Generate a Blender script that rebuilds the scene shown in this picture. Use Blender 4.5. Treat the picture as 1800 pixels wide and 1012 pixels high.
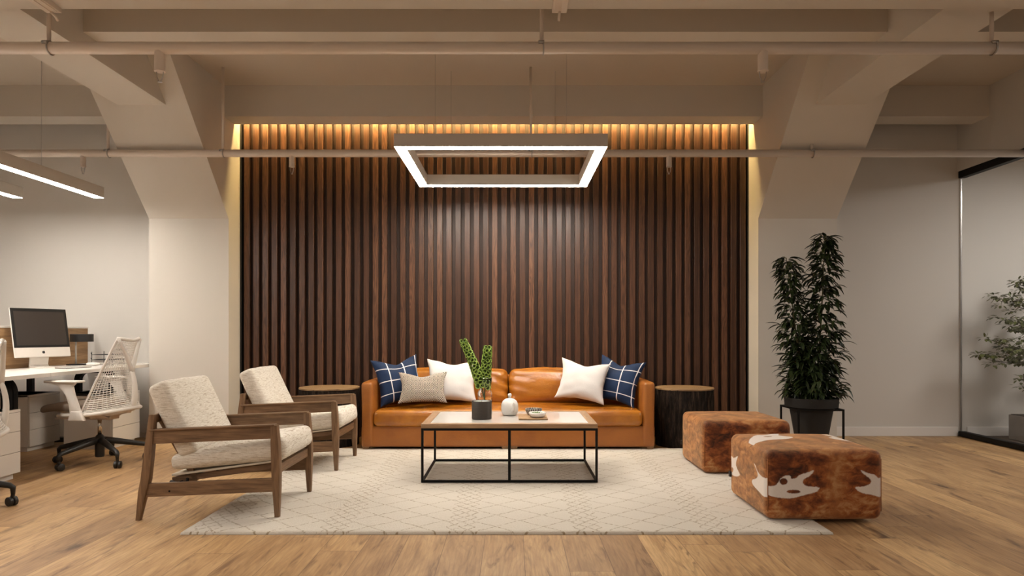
import bpy, bmesh, math, random
from mathutils import Vector, Matrix, noise
random.seed(7)
PI = math.pi
S = bpy.context.scene
for o in list(bpy.data.objects): bpy.data.objects.remove(o)
C = S.collection

# ---------------------------------------------------------------- camera, world, exposure
F = 1200.0; HX, HY, CH = 900.0, 583.0, 1.1          # focal length in pixels, vanishing point, eye height
cam_d = bpy.data.cameras.new('camera'); cam = bpy.data.objects.new('camera', cam_d); C.objects.link(cam)
cam.location = (0, 0, CH); cam.rotation_euler = (PI/2, 0, 0)
cam_d.sensor_width = 36; cam_d.lens = 36*F/1800; cam_d.shift_y = (HY-506)/1800; cam_d.clip_start = 0.05
S.camera = cam
S.view_settings.view_transform = 'Standard'; S.view_settings.look = 'None'
S.view_settings.gamma = 1; S.view_settings.use_curve_mapping = False
S.view_settings.exposure = 0.70
W = bpy.data.worlds.new('world'); S.world = W; W.use_nodes = True
W.node_tree.nodes['Background'].inputs[0].default_value = (1.0, 0.87, 0.74, 1)
W.node_tree.nodes['Background'].inputs[1].default_value = 0.22
E_FRAME, E_LINEAR, E_COVE, E_ROOM, E_FILL = 46.0, 32.0, 72.0, 8.0, 11.0   # lamp strengths

def at(px, py, Y):                                    # pixel -> point at depth Y
    return Vector(((px-HX)/F*Y, Y, CH+(HY-py)/F*Y))

# ---------------------------------------------------------------- node helpers
class NT:
    def __init__(s, name):
        s.m = bpy.data.materials.new(name); s.m.use_nodes = True
        s.t = s.m.node_tree; s.b = s.t.nodes['Principled BSDF']; s.o = s.t.nodes['Material Output']
    def n(s, t, **k):
        x = s.t.nodes.new(t)
        for a, v in k.items(): setattr(x, a, v)
        return x
    def put(s, sock, v):
        if isinstance(v, bpy.types.NodeSocket): s.t.links.new(v, sock)
        elif v is not None:
            if isinstance(v, (tuple, list)) and len(v) == 3 and sock.type == 'RGBA': v = (*v, 1)
            sock.default_value = v
    def math(s, op, a, b=None, c=None, clamp=False):
        x = s.n('ShaderNodeMath', operation=op); x.use_clamp = clamp
        for i, v in enumerate((a, b, c)):
            if v is not None: s.put(x.inputs[i], v)
        return x.outputs[0]
    def mix(s, f, a, b, mode='MIX'):
        x = s.n('ShaderNodeMix', data_type='RGBA', blend_type=mode)
        s.put(x.inputs[0], f); s.put(x.inputs[6], a); s.put(x.inputs[7], b)
        return x.outputs[2]
    def obj(s): return s.n('ShaderNodeTexCoord').outputs['Object']
    def uv(s): return s.n('ShaderNodeTexCoord').outputs['UV']
    def sep(s, v):
        x = s.n('ShaderNodeSeparateXYZ'); s.put(x.inputs[0], v); return x.outputs
    def comb(s, a, b, c=0.0):
        x = s.n('ShaderNodeCombineXYZ')
        for i, v in enumerate((a, b, c)): s.put(x.inputs[i], v)
        return x.outputs[0]
    def scale(s, v, sc, loc=(0, 0, 0)):
        x = s.n('ShaderNodeMapping'); s.put(x.inputs[0], v); x.inputs[1].default_value = loc; x.inputs[3].default_value = sc
        return x.outputs[0]
    def noise(s, v, sc, detail=3, rough=0.5, dist=0, col=False):
        x = s.n('ShaderNodeTexNoise'); s.put(x.inputs['Vector'], v); s.put(x.inputs['Scale'], sc)
        x.inputs['Detail'].default_value = detail; x.inputs['Roughness'].default_value = rough
        x.inputs['Distortion'].default_value = dist
        return x.outputs[1 if col else 0]
    def white(s, v, col=False):
        x = s.n('ShaderNodeTexWhiteNoise', noise_dimensions='3D'); s.put(x.inputs[0], v); return x.outputs[1 if col else 0]
    def voronoi(s, v, sc, feature='F1'):
        x = s.n('ShaderNodeTexVoronoi', feature=feature); s.put(x.inputs['Vector'], v); x.inputs['Scale'].default_value = sc
        return x.outputs[0]
    def ramp(s, f, stops):
        x = s.n('ShaderNodeValToRGB'); s.put(x.inputs[0], f); r = x.color_ramp
        while len(r.elements) < len(stops): r.elements.new(0.5)
        for e, (p, c) in zip(r.elements, stops):
            e.position = p; e.color = (*c, 1) if isinstance(c, tuple) else (c, c, c, 1)
        return x.outputs[0]
    def sm(s, v, lo, hi):                             # smooth 0..1
        x = s.n('ShaderNodeMapRange', interpolation_type='SMOOTHSTEP'); s.put(x.inputs[0], v)
        x.inputs[1].default_value = lo; x.inputs[2].default_value = hi
        return x.outputs[0]
    def bump(s, h, strength=0.3, dist=0.01):
        x = s.n('ShaderNodeBump'); s.put(x.inputs['Height'], h); x.inputs['Strength'].default_value = strength
        x.inputs['Distance'].default_value = dist; s.put(s.b.inputs['Normal'], x.outputs[0])
    def fin(s, col=None, rough=0.5, metal=0.0, spec=None, **k):
        if col is not None: s.put(s.b.inputs['Base Color'], col)
        s.put(s.b.inputs['Roughness'], rough); s.put(s.b.inputs['Metallic'], metal)
        if spec is not None: s.b.inputs['Specular IOR Level'].default_value = spec
        for a, v in k.items(): s.put(s.b.inputs[a.replace('_', ' ')], v)
        return s.m

def plain(name, col, rough=0.5, metal=0.0, var=0.06, sc=6, bump=0.0, bsc=200, spec=None, **k):
    n = NT(name); v = n.obj()
    c = n.mix(n.noise(v, sc, 3), tuple(x*(1-var) for x in col), tuple(min(1, x*(1+var)) for x in col))
    if bump: n.bump(n.noise(v, bsc, 3), bump, 0.002)
    return n.fin(c, rough, metal, spec, **k)

def emit(name, col, strength):
    n = NT(name); n.fin((0.8, 0.8, 0.8), 0.4)
    n.put(n.b.inputs['Emission Color'], (*col, 1)); n.b.inputs['Emission Strength'].default_value = strength
    return n.m

def wood(name, dark, light, axis=2, rough=0.5, sc=1.0):
    n = NT(name); v = n.obj()
    st = [14*sc, 14*sc, 14*sc]; st[axis] = 1.3*sc
    g = n.noise(n.scale(v, tuple(st)), 3.2, 6, 0.62, 0.8)
    st2 = [60*sc, 60*sc, 60*sc]; st2[axis] = 3*sc
    f = n.noise(n.scale(v, tuple(st2)), 3, 4, 0.6)
    t = n.math('ADD', n.math('MULTIPLY', g, 0.7), n.math('MULTIPLY', f, 0.35))
    c = n.ramp(t, [(0.33, dark), (0.52, tuple((a+b)/2 for a, b in zip(dark, light))), (0.68, light)])
    n.bump(f, 0.12, 0.001)
    return n.fin(c, rough)

M = {}
M['paint'] = plain('white_painted_plaster', (0.61, 0.56, 0.495), 0.75, var=0.015, sc=2, bump=0.08, bsc=90)
M['wallpaint'] = plain('grey_white_wall_paint', (0.60, 0.565, 0.52), 0.8, var=0.015, sc=2, bump=0.08, bsc=90)
M['ceil'] = plain('ceiling_paint', (0.56, 0.49, 0.41), 0.85, var=0.015, sc=2, bump=0.08, bsc=90)
M['base'] = plain('baseboard_gloss_paint', (0.74, 0.70, 0.66), 0.45, var=0.01)
M['pipe'] = plain('pipe_paint', (0.66, 0.57, 0.49), 0.45, var=0.02)
M['steel'] = plain('brushed_steel', (0.42, 0.40, 0.38), 0.3, 1.0)
M['lampsteel'] = plain('satin_steel', (0.6, 0.57, 0.53), 0.5, 0.4)
M['chrome'] = plain('polished_chrome', (0.7, 0.66, 0.6), 0.12, 1.0, var=0.01)
M['blackmetal'] = plain('black_powder_coat', (0.003, 0.0027, 0.0025), 0.5, spec=0.2)
M['blackplastic'] = plain('charcoal_plastic', (0.014, 0.012, 0.010), 0.45)
M['fixture'] = plain('lamp_housing_paint', (0.52, 0.47, 0.41), 0.5, var=0.01)
M['ledwhite'] = emit('led_diffuser', (1.0, 0.93, 0.82), E_FRAME)
M['ledlin'] = emit('linear_led_diffuser', (1.0, 0.94, 0.86), E_LINEAR)
M['ledfill'] = emit('fill_led_diffuser', (1.0, 0.93, 0.84), E_FILL)  # glow of the fill lamps added behind the viewer
M['ledroom'] = emit('room_led_diffuser', (1.0, 0.95, 0.9), E_ROOM)
M['ledcove'] = emit('amber_led_strip', (1.0, 0.70, 0.27), E_COVE)
M['whiteplastic'] = plain('white_plastic', (0.72, 0.67, 0.61), 0.35, var=0.01)
M['whitelam'] = plain('white_laminate', (0.74, 0.70, 0.65), 0.35, var=0.01)
M['cabinet'] = plain('cabinet_lacquer', (0.70, 0.655, 0.60), 0.22, var=0.01)
M['ceramic'] = plain('white_glazed_ceramic', (0.85, 0.83, 0.80), 0.12, var=0.01)
M['screen'] = plain('dark_screen_glass', (0.028, 0.020, 0.016), 0.35, var=0.02)
M['bezel'] = plain('black_bezel_glass', (0.003, 0.003, 0.003), 0.3)
M['shade'] = plain('black_lamp_shade', (0.008, 0.007, 0.007), 0.6)
M['seatgrey'] = plain('taupe_seat_fabric', (0.20, 0.15, 0.11), 0.85, bump=0.2, bsc=500)
M['seatshell'] = plain('beige_seat_shell', (0.50, 0.42, 0.34), 0.4)
M['wax'] = plain('candle_wax', (0.85, 0.80, 0.72), 0.4)
M['concrete'] = plain('grey_concrete', (0.24, 0.21, 0.19), 0.8, var=0.15, sc=12, bump=0.2)
M['potdark'] = plain('dark_clay_pot', (0.007, 0.0055, 0.0045), 0.75, var=0.2, sc=14, bump=0.15, bsc=60)
M['soil'] = plain('dark_soil', (0.02, 0.013, 0.008), 0.95, var=0.4, sc=50, bump=0.8, bsc=80)
M['stem'] = plain('green_brown_stem', (0.10, 0.09, 0.03), 0.6)
M['bark'] = plain('thin_tree_bark', (0.07, 0.05, 0.035), 0.8)
M['carpet'] = plain('dark_carpet', (0.10, 0.08, 0.065), 0.9, var=0.15, sc=40, bump=0.3, bsc=300)
M['walnut_x'] = wood('walnut_grain_along_x', (0.090, 0.046, 0.021), (0.27, 0.155, 0.080), 0, 0.5)
M['walnut_y'] = wood('walnut_grain_along_y', (0.090, 0.046, 0.021), (0.27, 0.155, 0.080), 1, 0.5)
M['walnut_z'] = wood('walnut_grain_along_z', (0.090, 0.046, 0.021), (0.27, 0.155, 0.080), 2, 0.5)
M['oak_x'] = wood('oak_table_edge_x', (0.24, 0.13, 0.065), (0.46, 0.29, 0.16), 0, 0.5)
M['oak_y'] = wood('oak_table_edge_y', (0.24, 0.13, 0.065), (0.46, 0.29, 0.16), 1, 0.5)
M['divider'] = wood('divider_oak_veneer', (0.17, 0.09, 0.035), (0.42, 0.25, 0.12), 1, 0.55, 0.5)
M['footwood'] = wood('foot_wood', (0.16, 0.08, 0.03), (0.30, 0.17, 0.08), 2, 0.5)
M['boardwood'] = wood('serving_board_wood', (0.28, 0.16, 0.08), (0.46, 0.29, 0.15), 0, 0.55)
M['backing'] = plain('dark_stained_backing', (0.045, 0.019, 0.010), 0.5, var=0.3, sc=9)
M['shelfback'] = plain('black_slat_backing', (0.012, 0.008, 0.006), 0.7)

def m_floor():
    n = NT('oak_plank_floor'); v = n.obj(); x, y, z = n.sep(v)
    pw, pl = 0.205, 1.9
    u = n.math('DIVIDE', n.math('ADD', x, 20.03), pw); iu = n.math('FLOOR', u); fu = n.math('FRACT', u)
    r = n.white(n.comb(iu, 3.1))
    w = n.math('ADD', n.math('DIVIDE', n.math('ADD', y, 20), pl), n.math('MULTIPLY', r, 7.3))
    iw = n.math('FLOOR', w); fw = n.math('FRACT', w)
    idc = n.white(n.comb(iu, iw, 1.7), col=True); ir, ig, ib = n.sep(idc)
    off = n.comb(n.math('MULTIPLY', ir, 40), n.math('MULTIPLY', ig, 40), 0)
    add = n.n('ShaderNodeVectorMath', operation='ADD'); n.put(add.inputs[0], v); n.put(add.inputs[1], off); p = add.outputs[0]
    warp = n.noise(n.scale(p, (3, 0.7, 1)), 1.6, 2, 0.5)
    px_, py_, pz_ = n.sep(p)
    rings = n.math('SINE', n.math('MULTIPLY', n.math('ADD', px_, n.math('MULTIPLY', warp, 0.32)), 210))
    rings = n.math('ADD', n.math('MULTIPLY', rings, 0.5), 0.5)
    grain = n.noise(n.scale(p, (34, 1.6, 1)), 2.6, 6, 0.65, 0.5)
    blot = n.noise(n.scale(p, (4.5, 0.9, 1)), 2.0, 4, 0.6, 0.4)
    fine = n.noise(n.scale(p, (150, 6, 1)), 2.0, 3, 0.6)
    t = n.math('ADD', n.math('MULTIPLY', grain, 0.5), n.math('MULTIPLY', blot, 0.5))
    col = n.ramp(t, [(0.30, (0.23, 0.125, 0.058)), (0.44, (0.40, 0.258, 0.130)), (0.56, (0.52, 0.358, 0.190)), (0.72, (0.62, 0.462, 0.265))])
    tone = n.mix(ib, (0.76, 0.66, 0.60), (1.18, 1.10, 0.98))
    col = n.mix(1.0, col, tone, 'MULTIPLY')
    col = n.mix(n.math('MULTIPLY', n.sm(rings, 0.55, 1.0), 0.13), col, (0.15, 0.07, 0.032))
    col = n.mix(n.math('MULTIPLY', n.sm(fine, 0.55, 0.75), 0.22), col, (0.16, 0.08, 0.038))
    kn = n.voronoi(n.scale(p, (3.0, 0.9, 1)), 1.0)
    knm = n.sm(n.math('SUBTRACT', 1.0, n.math('ADD', kn, n.math('MULTIPLY', n.noise(n.scale(p, (14, 5, 1)), 2, 3), 0.35))), 0.62, 0.86)
    col = n.mix(n.math('MULTIPLY', knm, 0.9), col, (0.055, 0.024, 0.011))
    streak = n.sm(n.noise(n.scale(p, (11, 1.5, 1)), 1.5, 3, 0.6, 1.2), 0.55, 0.72)
    col = n.mix(n.math('MULTIPLY', streak, 0.6), col, (0.11, 0.05, 0.025))
    e1 = n.math('MINIMUM', fu, n.math('SUBTRACT', 1.0, fu)); e2 = n.math('MINIMUM', fw, n.math('SUBTRACT', 1.0, fw))
    seam = n.math('MAXIMUM', n.math('LESS_THAN', e1, 0.008), n.math('LESS_THAN', e2, 0.0010))
    col = n.mix(n.math('MULTIPLY', seam, 0.6), col, (0.09, 0.04, 0.02))
    n.bump(n.math('SUBTRACT', n.math('MULTIPLY', grain, 0.3), n.math('MULTIPLY', seam, 0.8)), 0.22, 0.0015)
    return n.fin(col, n.math('ADD', 0.34, n.math('MULTIPLY', grain, 0.28)), 0, 0.45)
M['floor'] = m_floor()

def m_slats():
    n = NT('dark_walnut_slats'); v = n.obj(); x, y, z = n.sep(v)
    i = n.math('FLOOR', n.math('DIVIDE', n.math('ADD', x, 20.0), 0.09585/2.0))
    c3 = n.white(n.comb(i, 2.2), col=True); a, b, c = n.sep(c3)
    off = n.comb(n.math('MULTIPLY', a, 30), 0.0, n.math('MULTIPLY', b, 30))
    add = n.n('ShaderNodeVectorMath', operation='ADD'); n.put(add.inputs[0], v); n.put(add.inputs[1], off); p = add.outputs[0]
    X, Y, Z = n.sep(p)
    warp = n.noise(n.scale(p, (7, 7, 0.9)), 1.5, 3, 0.5)
    rings = n.math('ADD', n.math('MULTIPLY', n.math('SINE', n.math('MULTIPLY', n.math('ADD', X, n.math('MULTIPLY', warp, 0.22)), 330)), 0.5), 0.5)
    g = n.noise(n.scale(p, (60, 60, 2)), 2, 5, 0.65)
    t = n.math('ADD', n.math('MULTIPLY', rings, n.math('MULTIPLY', n.sm(c, 0.45, 0.8), 0.28)), n.math('MULTIPLY', g, 0.75))
    col = n.ramp(t, [(0.25, (0.036, 0.014, 0.007)), (0.45, (0.088, 0.037, 0.018)), (0.75, (0.155, 0.072, 0.036))])
    col = n.mix(1.0, col, n.mix(a, (0.72, 0.70, 0.68), (1.22, 1.2, 1.2)), 'MULTIPLY')
    n.bump(t, 0.35, 0.002)
    return n.fin(col, 0.36, 0, 0.5)
M['slats'] = m_slats()

def m_rug():
    n = NT('cream_berber_pile'); v = n.obj(); x, y, z = n.sep(v)
    wob = n.noise(n.scale(v, (9, 9, 9)), 2.0, 2, 0.5, col=True); wx, wy, wz = n.sep(wob)
    X = n.math('ADD', x, n.math('MULTIPLY', n.math('SUBTRACT', wx, 0.5), 0.018)); Y = n.math('ADD', y, n.math('MULTIPLY', n.math('SUBTRACT', wy, 0.5), 0.03))
    per = 0.70
    fb = n.math('MULTIPLY', n.math('FRACT', n.math('DIVIDE', n.math('ADD', X, 10.135), per)), per)
    band = n.math('LESS_THAN', fb, 0.16)
    def lattice(sx, sy, w):
        a = n.math('ADD', n.math('DIVIDE', fb, sx), n.math('DIVIDE', n.math('ADD', Y, 10), sy))
        b = n.math('SUBTRACT', n.math('DIVIDE', fb, sx), n.math('DIVIDE', n.math('ADD', Y, 10), sy))
        da = n.math('ABSOLUTE', n.math('SUBTRACT', n.math('FRACT', a), 0.5)); db = n.math('ABSOLUTE', n.math('SUBTRACT', n.math('FRACT', b), 0.5))
        return n.math('SUBTRACT', 1.0, n.sm(n.math('MINIMUM', da, db), w*0.5, w*1.3))
    big = lattice(0.27, 0.24, 0.030)
    small = lattice(0.08, 0.10, 0.09)
    ln = n.mix(band, big, small)
    dash = n.sm(n.noise(n.scale(v, (26, 34, 1)), 2.4, 3, 0.6), 0.42, 0.56)
    ln = n.math('MULTIPLY', ln, dash)
    pile = n.noise(n.scale(v, (1, 1, 1)), 260, 3, 0.7)
    big_n = n.noise(v, 7, 3, 0.6)
    cream = n.mix(pile, (0.66, 0.59, 0.49), (0.86, 0.80, 0.71))
    cream = n.mix(n.math('MULTIPLY', big_n, 0.35), cream, (0.74, 0.67, 0.57))
    tan = n.mix(n.noise(v, 5, 2), (0.27, 0.16, 0.055), (0.34, 0.25, 0.12))
    col = n.mix(n.math('MULTIPLY', ln, 0.75), cream, tan)
    n.bump(n.math('ADD', pile, n.math('MULTIPLY', n.noise(v, 60, 3), 0.8)), 0.75, 0.008)
    return n.fin(col, 0.95, 0, 0.1, Sheen_Weight=0.3)
M['rug'] = m_rug()

def m_leather(name, lo, hi, rough):
    n = NT(name); v = n.obj()
    a = n.noise(v, 3.0, 4, 0.6, 0.3); f = n.voronoi(v, 240); w = n.noise(n.scale(v, (5, 9, 16)), 1.2, 5, 0.6, 1.2)
    fine = n.noise(v, 160, 3, 0.6)
    c = n.mix(n.sm(a, 0.35, 0.65), lo, hi)
    c = n.mix(n.math('MULTIPLY', n.sm(fine, 0.45, 0.7), 0.18), c, tuple(0.6*q for q in lo))
    n.bump(n.math('ADD', n.math('MULTIPLY', w, 1.2), n.math('MULTIPLY', f, 0.10)), 0.30, 0.012)
    return n.fin(c, n.math('ADD', rough, n.math('MULTIPLY', a, 0.12)), 0, 0.5, Coat_Weight=0.35, Coat_Roughness=0.22)
M['leather'] = m_leather('cognac_leather_seat', (0.29, 0.092, 0.007), (0.42, 0.150, 0.012), 0.18)
M['leather_flat'] = m_leather('cognac_leather_frame', (0.285, 0.088, 0.008), (0.345, 0.112, 0.010), 0.46)

def m_boucle():
    n = NT('cream_woven_upholstery'); v = n.obj()
    a = n.noise(n.scale(v, (16, 16, 210)), 1.8, 4, 0.6, 0.2); b = n.noise(n.scale(v, (90, 90, 30)), 3, 2, 0.5)
    c = n.noise(n.scale(v, (7, 7, 120)), 2.5, 3, 0.6)
    col = n.mix(n.sm(a, 0.3, 0.7), (0.66, 0.59, 0.49), (0.84, 0.79, 0.71))
    col = n.mix(n.math('MULTIPLY', n.sm(c, 0.53, 0.66), 0.75), col, (0.36, 0.26, 0.16))
    col = n.mix(n.math('MULTIPLY', n.sm(b, 0.5, 0.75), 0.3), col, (0.46, 0.38, 0.29))
    n.bump(n.math('ADD', a, b), 0.5, 0.004)
    return n.fin(col, 0.92, 0, 0.15, Sheen_Weight=0.2)
M['boucle'] = m_boucle()
M['welt'] = plain('cream_seat_deck', (0.62, 0.55, 0.45), 0.7)

def m_linen(name, col):
    n = NT(name); v = n.obj()
    a = n.noise(n.scale(v, (300, 300, 60)), 1.5, 2); b = n.noise(n.scale(v, (60, 300, 300)), 1.5, 2)
    c = n.mix(n.math('MULTIPLY', n.math('ADD', a, b), 0.5), tuple(0.9*x for x in col), tuple(min(1, 1.08*x) for x in col))
    n.bump(n.math('ADD', n.math('ADD', a, b), n.math('MULTIPLY', n.noise(v, 9, 3, 0.6), 2.0)), 0.22, 0.004)
    return n.fin(c, 0.9, 0, 0.2, Sheen_Weight=0.15)
M['linen'] = m_linen('ivory_linen', (0.655, 0.625, 0.615))

def m_navy():
    n = NT('navy_windowpane_velvet'); u = n.uv(); x, y, z = n.sep(u); v = n.obj()
    def line(c, ph, k):
        f = n.math('ABSOLUTE', n.math('SUBTRACT', n.math('FRACT', n.math('ADD', n.math('MULTIPLY', c, k), ph)), 0.5))
        return n.math('LESS_THAN', f, 0.032)
    l = n.math('MAXIMUM', line(x, 0.66, 3.0), line(y, 0.78, 3.6))
    base = n.mix(n.noise(v, 8, 3, 0.6), (0.003, 0.011, 0.042), (0.008, 0.028, 0.085))
    c = n.mix(l, base, (0.72, 0.70, 0.72))
    n.bump(n.math('ADD', n.math('MULTIPLY', n.noise(v, 11, 3, 0.6), 1.5), n.math('MULTIPLY', l, 0.3)), 0.35, 0.005)
    return n.fin(c, 0.7, 0, 0.3, Sheen_Weight=0.15, Sheen_Tint=(0.2, 0.4, 0.8, 1))
M['navy'] = m_navy()

def m_diamond():
    n = NT('black_and_cream_diamond_weave'); u = n.uv(); x, y, z = n.sep(u)
    def tri(c, k): return n.math('ABSOLUTE', n.math('SUBTRACT', n.math('FRACT', n.math('MULTIPLY', c, k)), 0.5))
    d = n.math('ADD', tri(x, 5.4), tri(y, 3.6)); e = n.math('MINIMUM', d, n.math('SUBTRACT', 1.0, d))
    r1 = n.math('MULTIPLY', n.math('GREATER_THAN', e, 0.07), n.math('LESS_THAN', e, 0.17))
    r2 = n.math('MULTIPLY', n.math('GREATER_THAN', e, 0.26), n.math('LESS_THAN', e, 0.35))
    r3 = n.math('GREATER_THAN', e, 0.45)
    c = n.mix(n.math('MAXIMUM', n.math('MAXIMUM', r1, r2), r3), (0.66, 0.58, 0.49), (0.025, 0.02, 0.018))
    n.bump(n.noise(n.obj(), 300, 2), 0.2, 0.002)
    return n.fin(c, 0.9, 0, 0.2)
M['diamond'] = m_diamond()

def m_hide(patches):
    n = NT('brindle_cowhide' + ('_with_white_patches' if patches else '')); v = n.obj()
    a = n.noise(v, 3.2, 5, 0.62, 1.2); s = n.noise(n.scale(v, (6, 6, 11)), 2.0, 6, 0.62, 0.7)
    h = n.noise(n.scale(v, (120, 120, 40)), 2.5, 3, 0.7)
    t = n.math('ADD', n.math('MULTIPLY', a, 0.55), n.math('MULTIPLY', s, 0.45))
    col = n.ramp(t, [(0.38, (0.030, 0.007, 0.003)), (0.46, (0.15, 0.035, 0.008)), (0.53, (0.33, 0.100, 0.022)), (0.63, (0.56, 0.31, 0.13))])
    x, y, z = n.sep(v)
    nonfront = n.sm(y, -0.335, -0.29)  # sides and top tinted lighter tan: nap of the hide plus painted-in light
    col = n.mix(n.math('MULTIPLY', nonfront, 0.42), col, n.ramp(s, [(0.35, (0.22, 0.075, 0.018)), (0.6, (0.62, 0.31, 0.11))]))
    ridge = n.math('SUBTRACT', 1.0, n.sm(n.math('ABSOLUTE', n.math('ADD', n.math('SUBTRACT', x, 0.065), n.math('MULTIPLY', n.math('SUBTRACT', n.noise(v, 6, 2), 0.5), 0.06))), 0.0, 0.09))
    col = n.mix(n.math('MULTIPLY', ridge, 0.38), col, (0.40, 0.17, 0.055))
    col = n.mix(n.math('MULTIPLY', n.sm(h, 0.5, 0.8), 0.35), col, (0.09, 0.03, 0.012))
    if patches:
        at_ = n.n('ShaderNodeAttribute', attribute_name='patch')
        f = n.math('ADD', at_.outputs['Fac'], n.math('MULTIPLY', n.math('SUBTRACT', n.noise(v, 90, 3, 0.7), 0.5), 0.010))
        col = n.mix(n.sm(f, -0.003, 0.004), col, n.mix(h, (0.72, 0.66, 0.62), (0.84, 0.79, 0.75)))
    n.bump(n.math('ADD', h, n.math('MULTIPLY', s, 0.5)), 0.35, 0.003)
    return n.fin(col, 0.62, 0, 0.3, Sheen_Weight=0.35, Sheen_Tint=(1.0, 0.7, 0.45, 1))
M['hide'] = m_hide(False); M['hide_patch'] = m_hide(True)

def m_bark():
    n = NT('dark_stump_bark'); v = n.obj()
    a = n.noise(n.scale(v, (16, 16, 2.6)), 2.2, 6, 0.7, 0.6); b = n.noise(v, 40, 4, 0.7)
    c = n.ramp(a, [(0.35, (0.004, 0.003, 0.002)), (0.52, (0.022, 0.014, 0.010)), (0.72, (0.085, 0.055, 0.036))])
    n.bump(n.math('ADD', a, n.math('MULTIPLY', b, 0.4)), 1.0, 0.03)
    return n.fin(c, 0.85, 0, 0.2)
M['stumpbark'] = m_bark()
def m_rings():
    n = NT('cut_end_grain'); v = n.obj(); x, y, z = n.sep(v)
    r = n.math('SQRT', n.math('ADD', n.math('MULTIPLY', x, x), n.math('MULTIPLY', y, y)))
    r = n.math('ADD', r, n.math('MULTIPLY', n.noise(v, 5, 3), 0.05))
    g = n.math('ADD', n.math('MULTIPLY', n.math('SINE', n.math('MULTIPLY', r, 330)), 0.5), 0.5)
    g = n.math('ADD', n.math('MULTIPLY', g, 0.5), n.math('MULTIPLY', n.noise(v, 14, 4), 0.5))
    c = n.ramp(g, [(0.2, (0.16, 0.09, 0.04)), (0.8, (0.38, 0.24, 0.12))])
    return n.fin(c, 0.6)
M['rings'] = m_rings()

def m_leaf(name, a, b, rough=0.4):
    n = NT(name); v = n.obj()
    c = n.mix(n.noise(v, 18, 3), a, b); n.bump(n.noise(v, 200, 2), 0.1, 0.001)
    return n.fin(c, rough, 0, 0.5)
M['leafdark'] = m_leaf('dark_glossy_leaf', (0.008, 0.014, 0.004), (0.030, 0.045, 0.012), 0.38)
M['leafolive'] = m_leaf('small_olive_leaf', (0.050, 0.060, 0.014), (0.14, 0.15, 0.045), 0.5)
M['bell'] = m_leaf('lime_green_bell', (0.20, 0.36, 0.03), (0.50, 0.68, 0.14), 0.5)
M['bellcore'] = m_leaf('dark_green_bell_throat', (0.03, 0.06, 0.01), (0.08, 0.15, 0.02), 0.6)
M['succulent'] = m_leaf('pale_green_succulent', (0.10, 0.18, 0.05), (0.30, 0.42, 0.18), 0.5)

def m_glass(name, tint=(1, 1, 1), rough=0.0, thin=False):
    n = NT(name)
    if thin:                                          # flat pane: clear with a reflection
        tr = n.n('ShaderNodeBsdfTransparent'); tr.inputs[0].default_value = (*tint, 1)
        gl = n.n('ShaderNodeBsdfGlossy'); gl.inputs['Roughness'].default_value = 0.02
        lw = n.n('ShaderNodeLayerWeight'); lw.inputs[0].default_value = 0.5
        fr_ = n.math('ADD', 0.035, n.math('MULTIPLY', n.math('POWER', lw.outputs['Facing'], 5.0), 0.4))
        mx = n.n('ShaderNodeMixShader'); n.put(mx.inputs[0], fr_); n.put(mx.inputs[1], tr.outputs[0]); n.put(mx.inputs[2], gl.outputs[0])
        n.t.links.new(mx.outputs[0], n.o.inputs[0]); return n.m
    return n.fin(tint, rough, 0, 0.5, Transmission_Weight=1.0, IOR=1.45)
M['pane'] = m_glass('clear_partition_glass', (0.975, 0.98, 0.98), thin=True)
M['vaseglass'] = m_glass('clear_vase_glass', (0.97, 0.97, 0.95))
M['tabletop'] = plain('glossy_grey_white_glass', (0.60, 0.57, 0.54), 0.07, var=0.01)

def m_candle():
    n = NT('charcoal_chevron_ceramic'); v = n.obj(); x, y, z = n.sep(v)
    a = n.math('MULTIPLY', n.math('ARCTAN2', y, x), 9.0)
    k = n.math('ABSOLUTE', n.math('SUBTRACT', n.math('FRACT', a), 0.5))
    f = n.math('FRACT', n.math('ADD', n.math('MULTIPLY', z, 85), n.math('MULTIPLY', k, 1.6)))
    c = n.mix(n.math('LESS_THAN', f, 0.30), (0.018, 0.015, 0.013), (0.10, 0.075, 0.055))
    return n.fin(c, 0.5)
M['candle'] = m_candle()
def m_zebra():
    n = NT('black_and_white_striped_glaze'); v = n.obj(); x, y, z = n.sep(v)
    a = n.math('FRACT', n.math('MULTIPLY', n.math('ARCTAN2', y, x), 4.5))
    c = n.mix(n.math('LESS_THAN', a, 0.30), (0.02, 0.015, 0.012), (0.55, 0.50, 0.44))
    return n.fin(c, 0.3)
M['zebra'] = m_zebra()

# ---------------------------------------------------------------- mesh helpers
def obj(name, bm, mat, parent=None, smooth=False, mats=None, auto=None):
    me = bpy.data.meshes.new(name); bm.normal_update(); bm.to_mesh(me); bm.free()
    o = bpy.data.objects.new(name, me); C.objects.link(o)
    for m_ in (mats or [mat]): me.materials.append(M[m_] if isinstance(m_, str) else m_)
    if smooth: me.shade_smooth()
    if auto is not None:
        me.shade_smooth()
        me.set_sharp_from_angle(angle=math.radians(auto))
    if parent: o.parent = parent
    return o
def tag(o, label=None, cat=None, group=None, kind=None):
    if label: o['label'] = label
    if cat: o['category'] = cat
    if group: o['group'] = group
    if kind: o['kind'] = kind
    return o
def thing(name, label, cat, loc=(0, 0, 0), rz=0, group=None):
    o = bpy.data.objects.new(name, None); C.objects.link(o); o.location = loc; o.rotation_euler = (0, 0, rz)
    o.empty_display_size = 0.1
    return tag(o, label, cat, group)
def dup(root, loc, rz=None, label=None):
    def cp(o, parent):
        c = o.copy(); C.objects.link(c)
        if parent: c.parent = parent
        for ch in list(o.children): cp(ch, c)
        return c
    r = cp(root, None); r.location = loc
    if rz is not None: r.rotation_euler = (0, 0, rz)
    if label: r['label'] = label
    return r
def new(): return bmesh.new()
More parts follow.
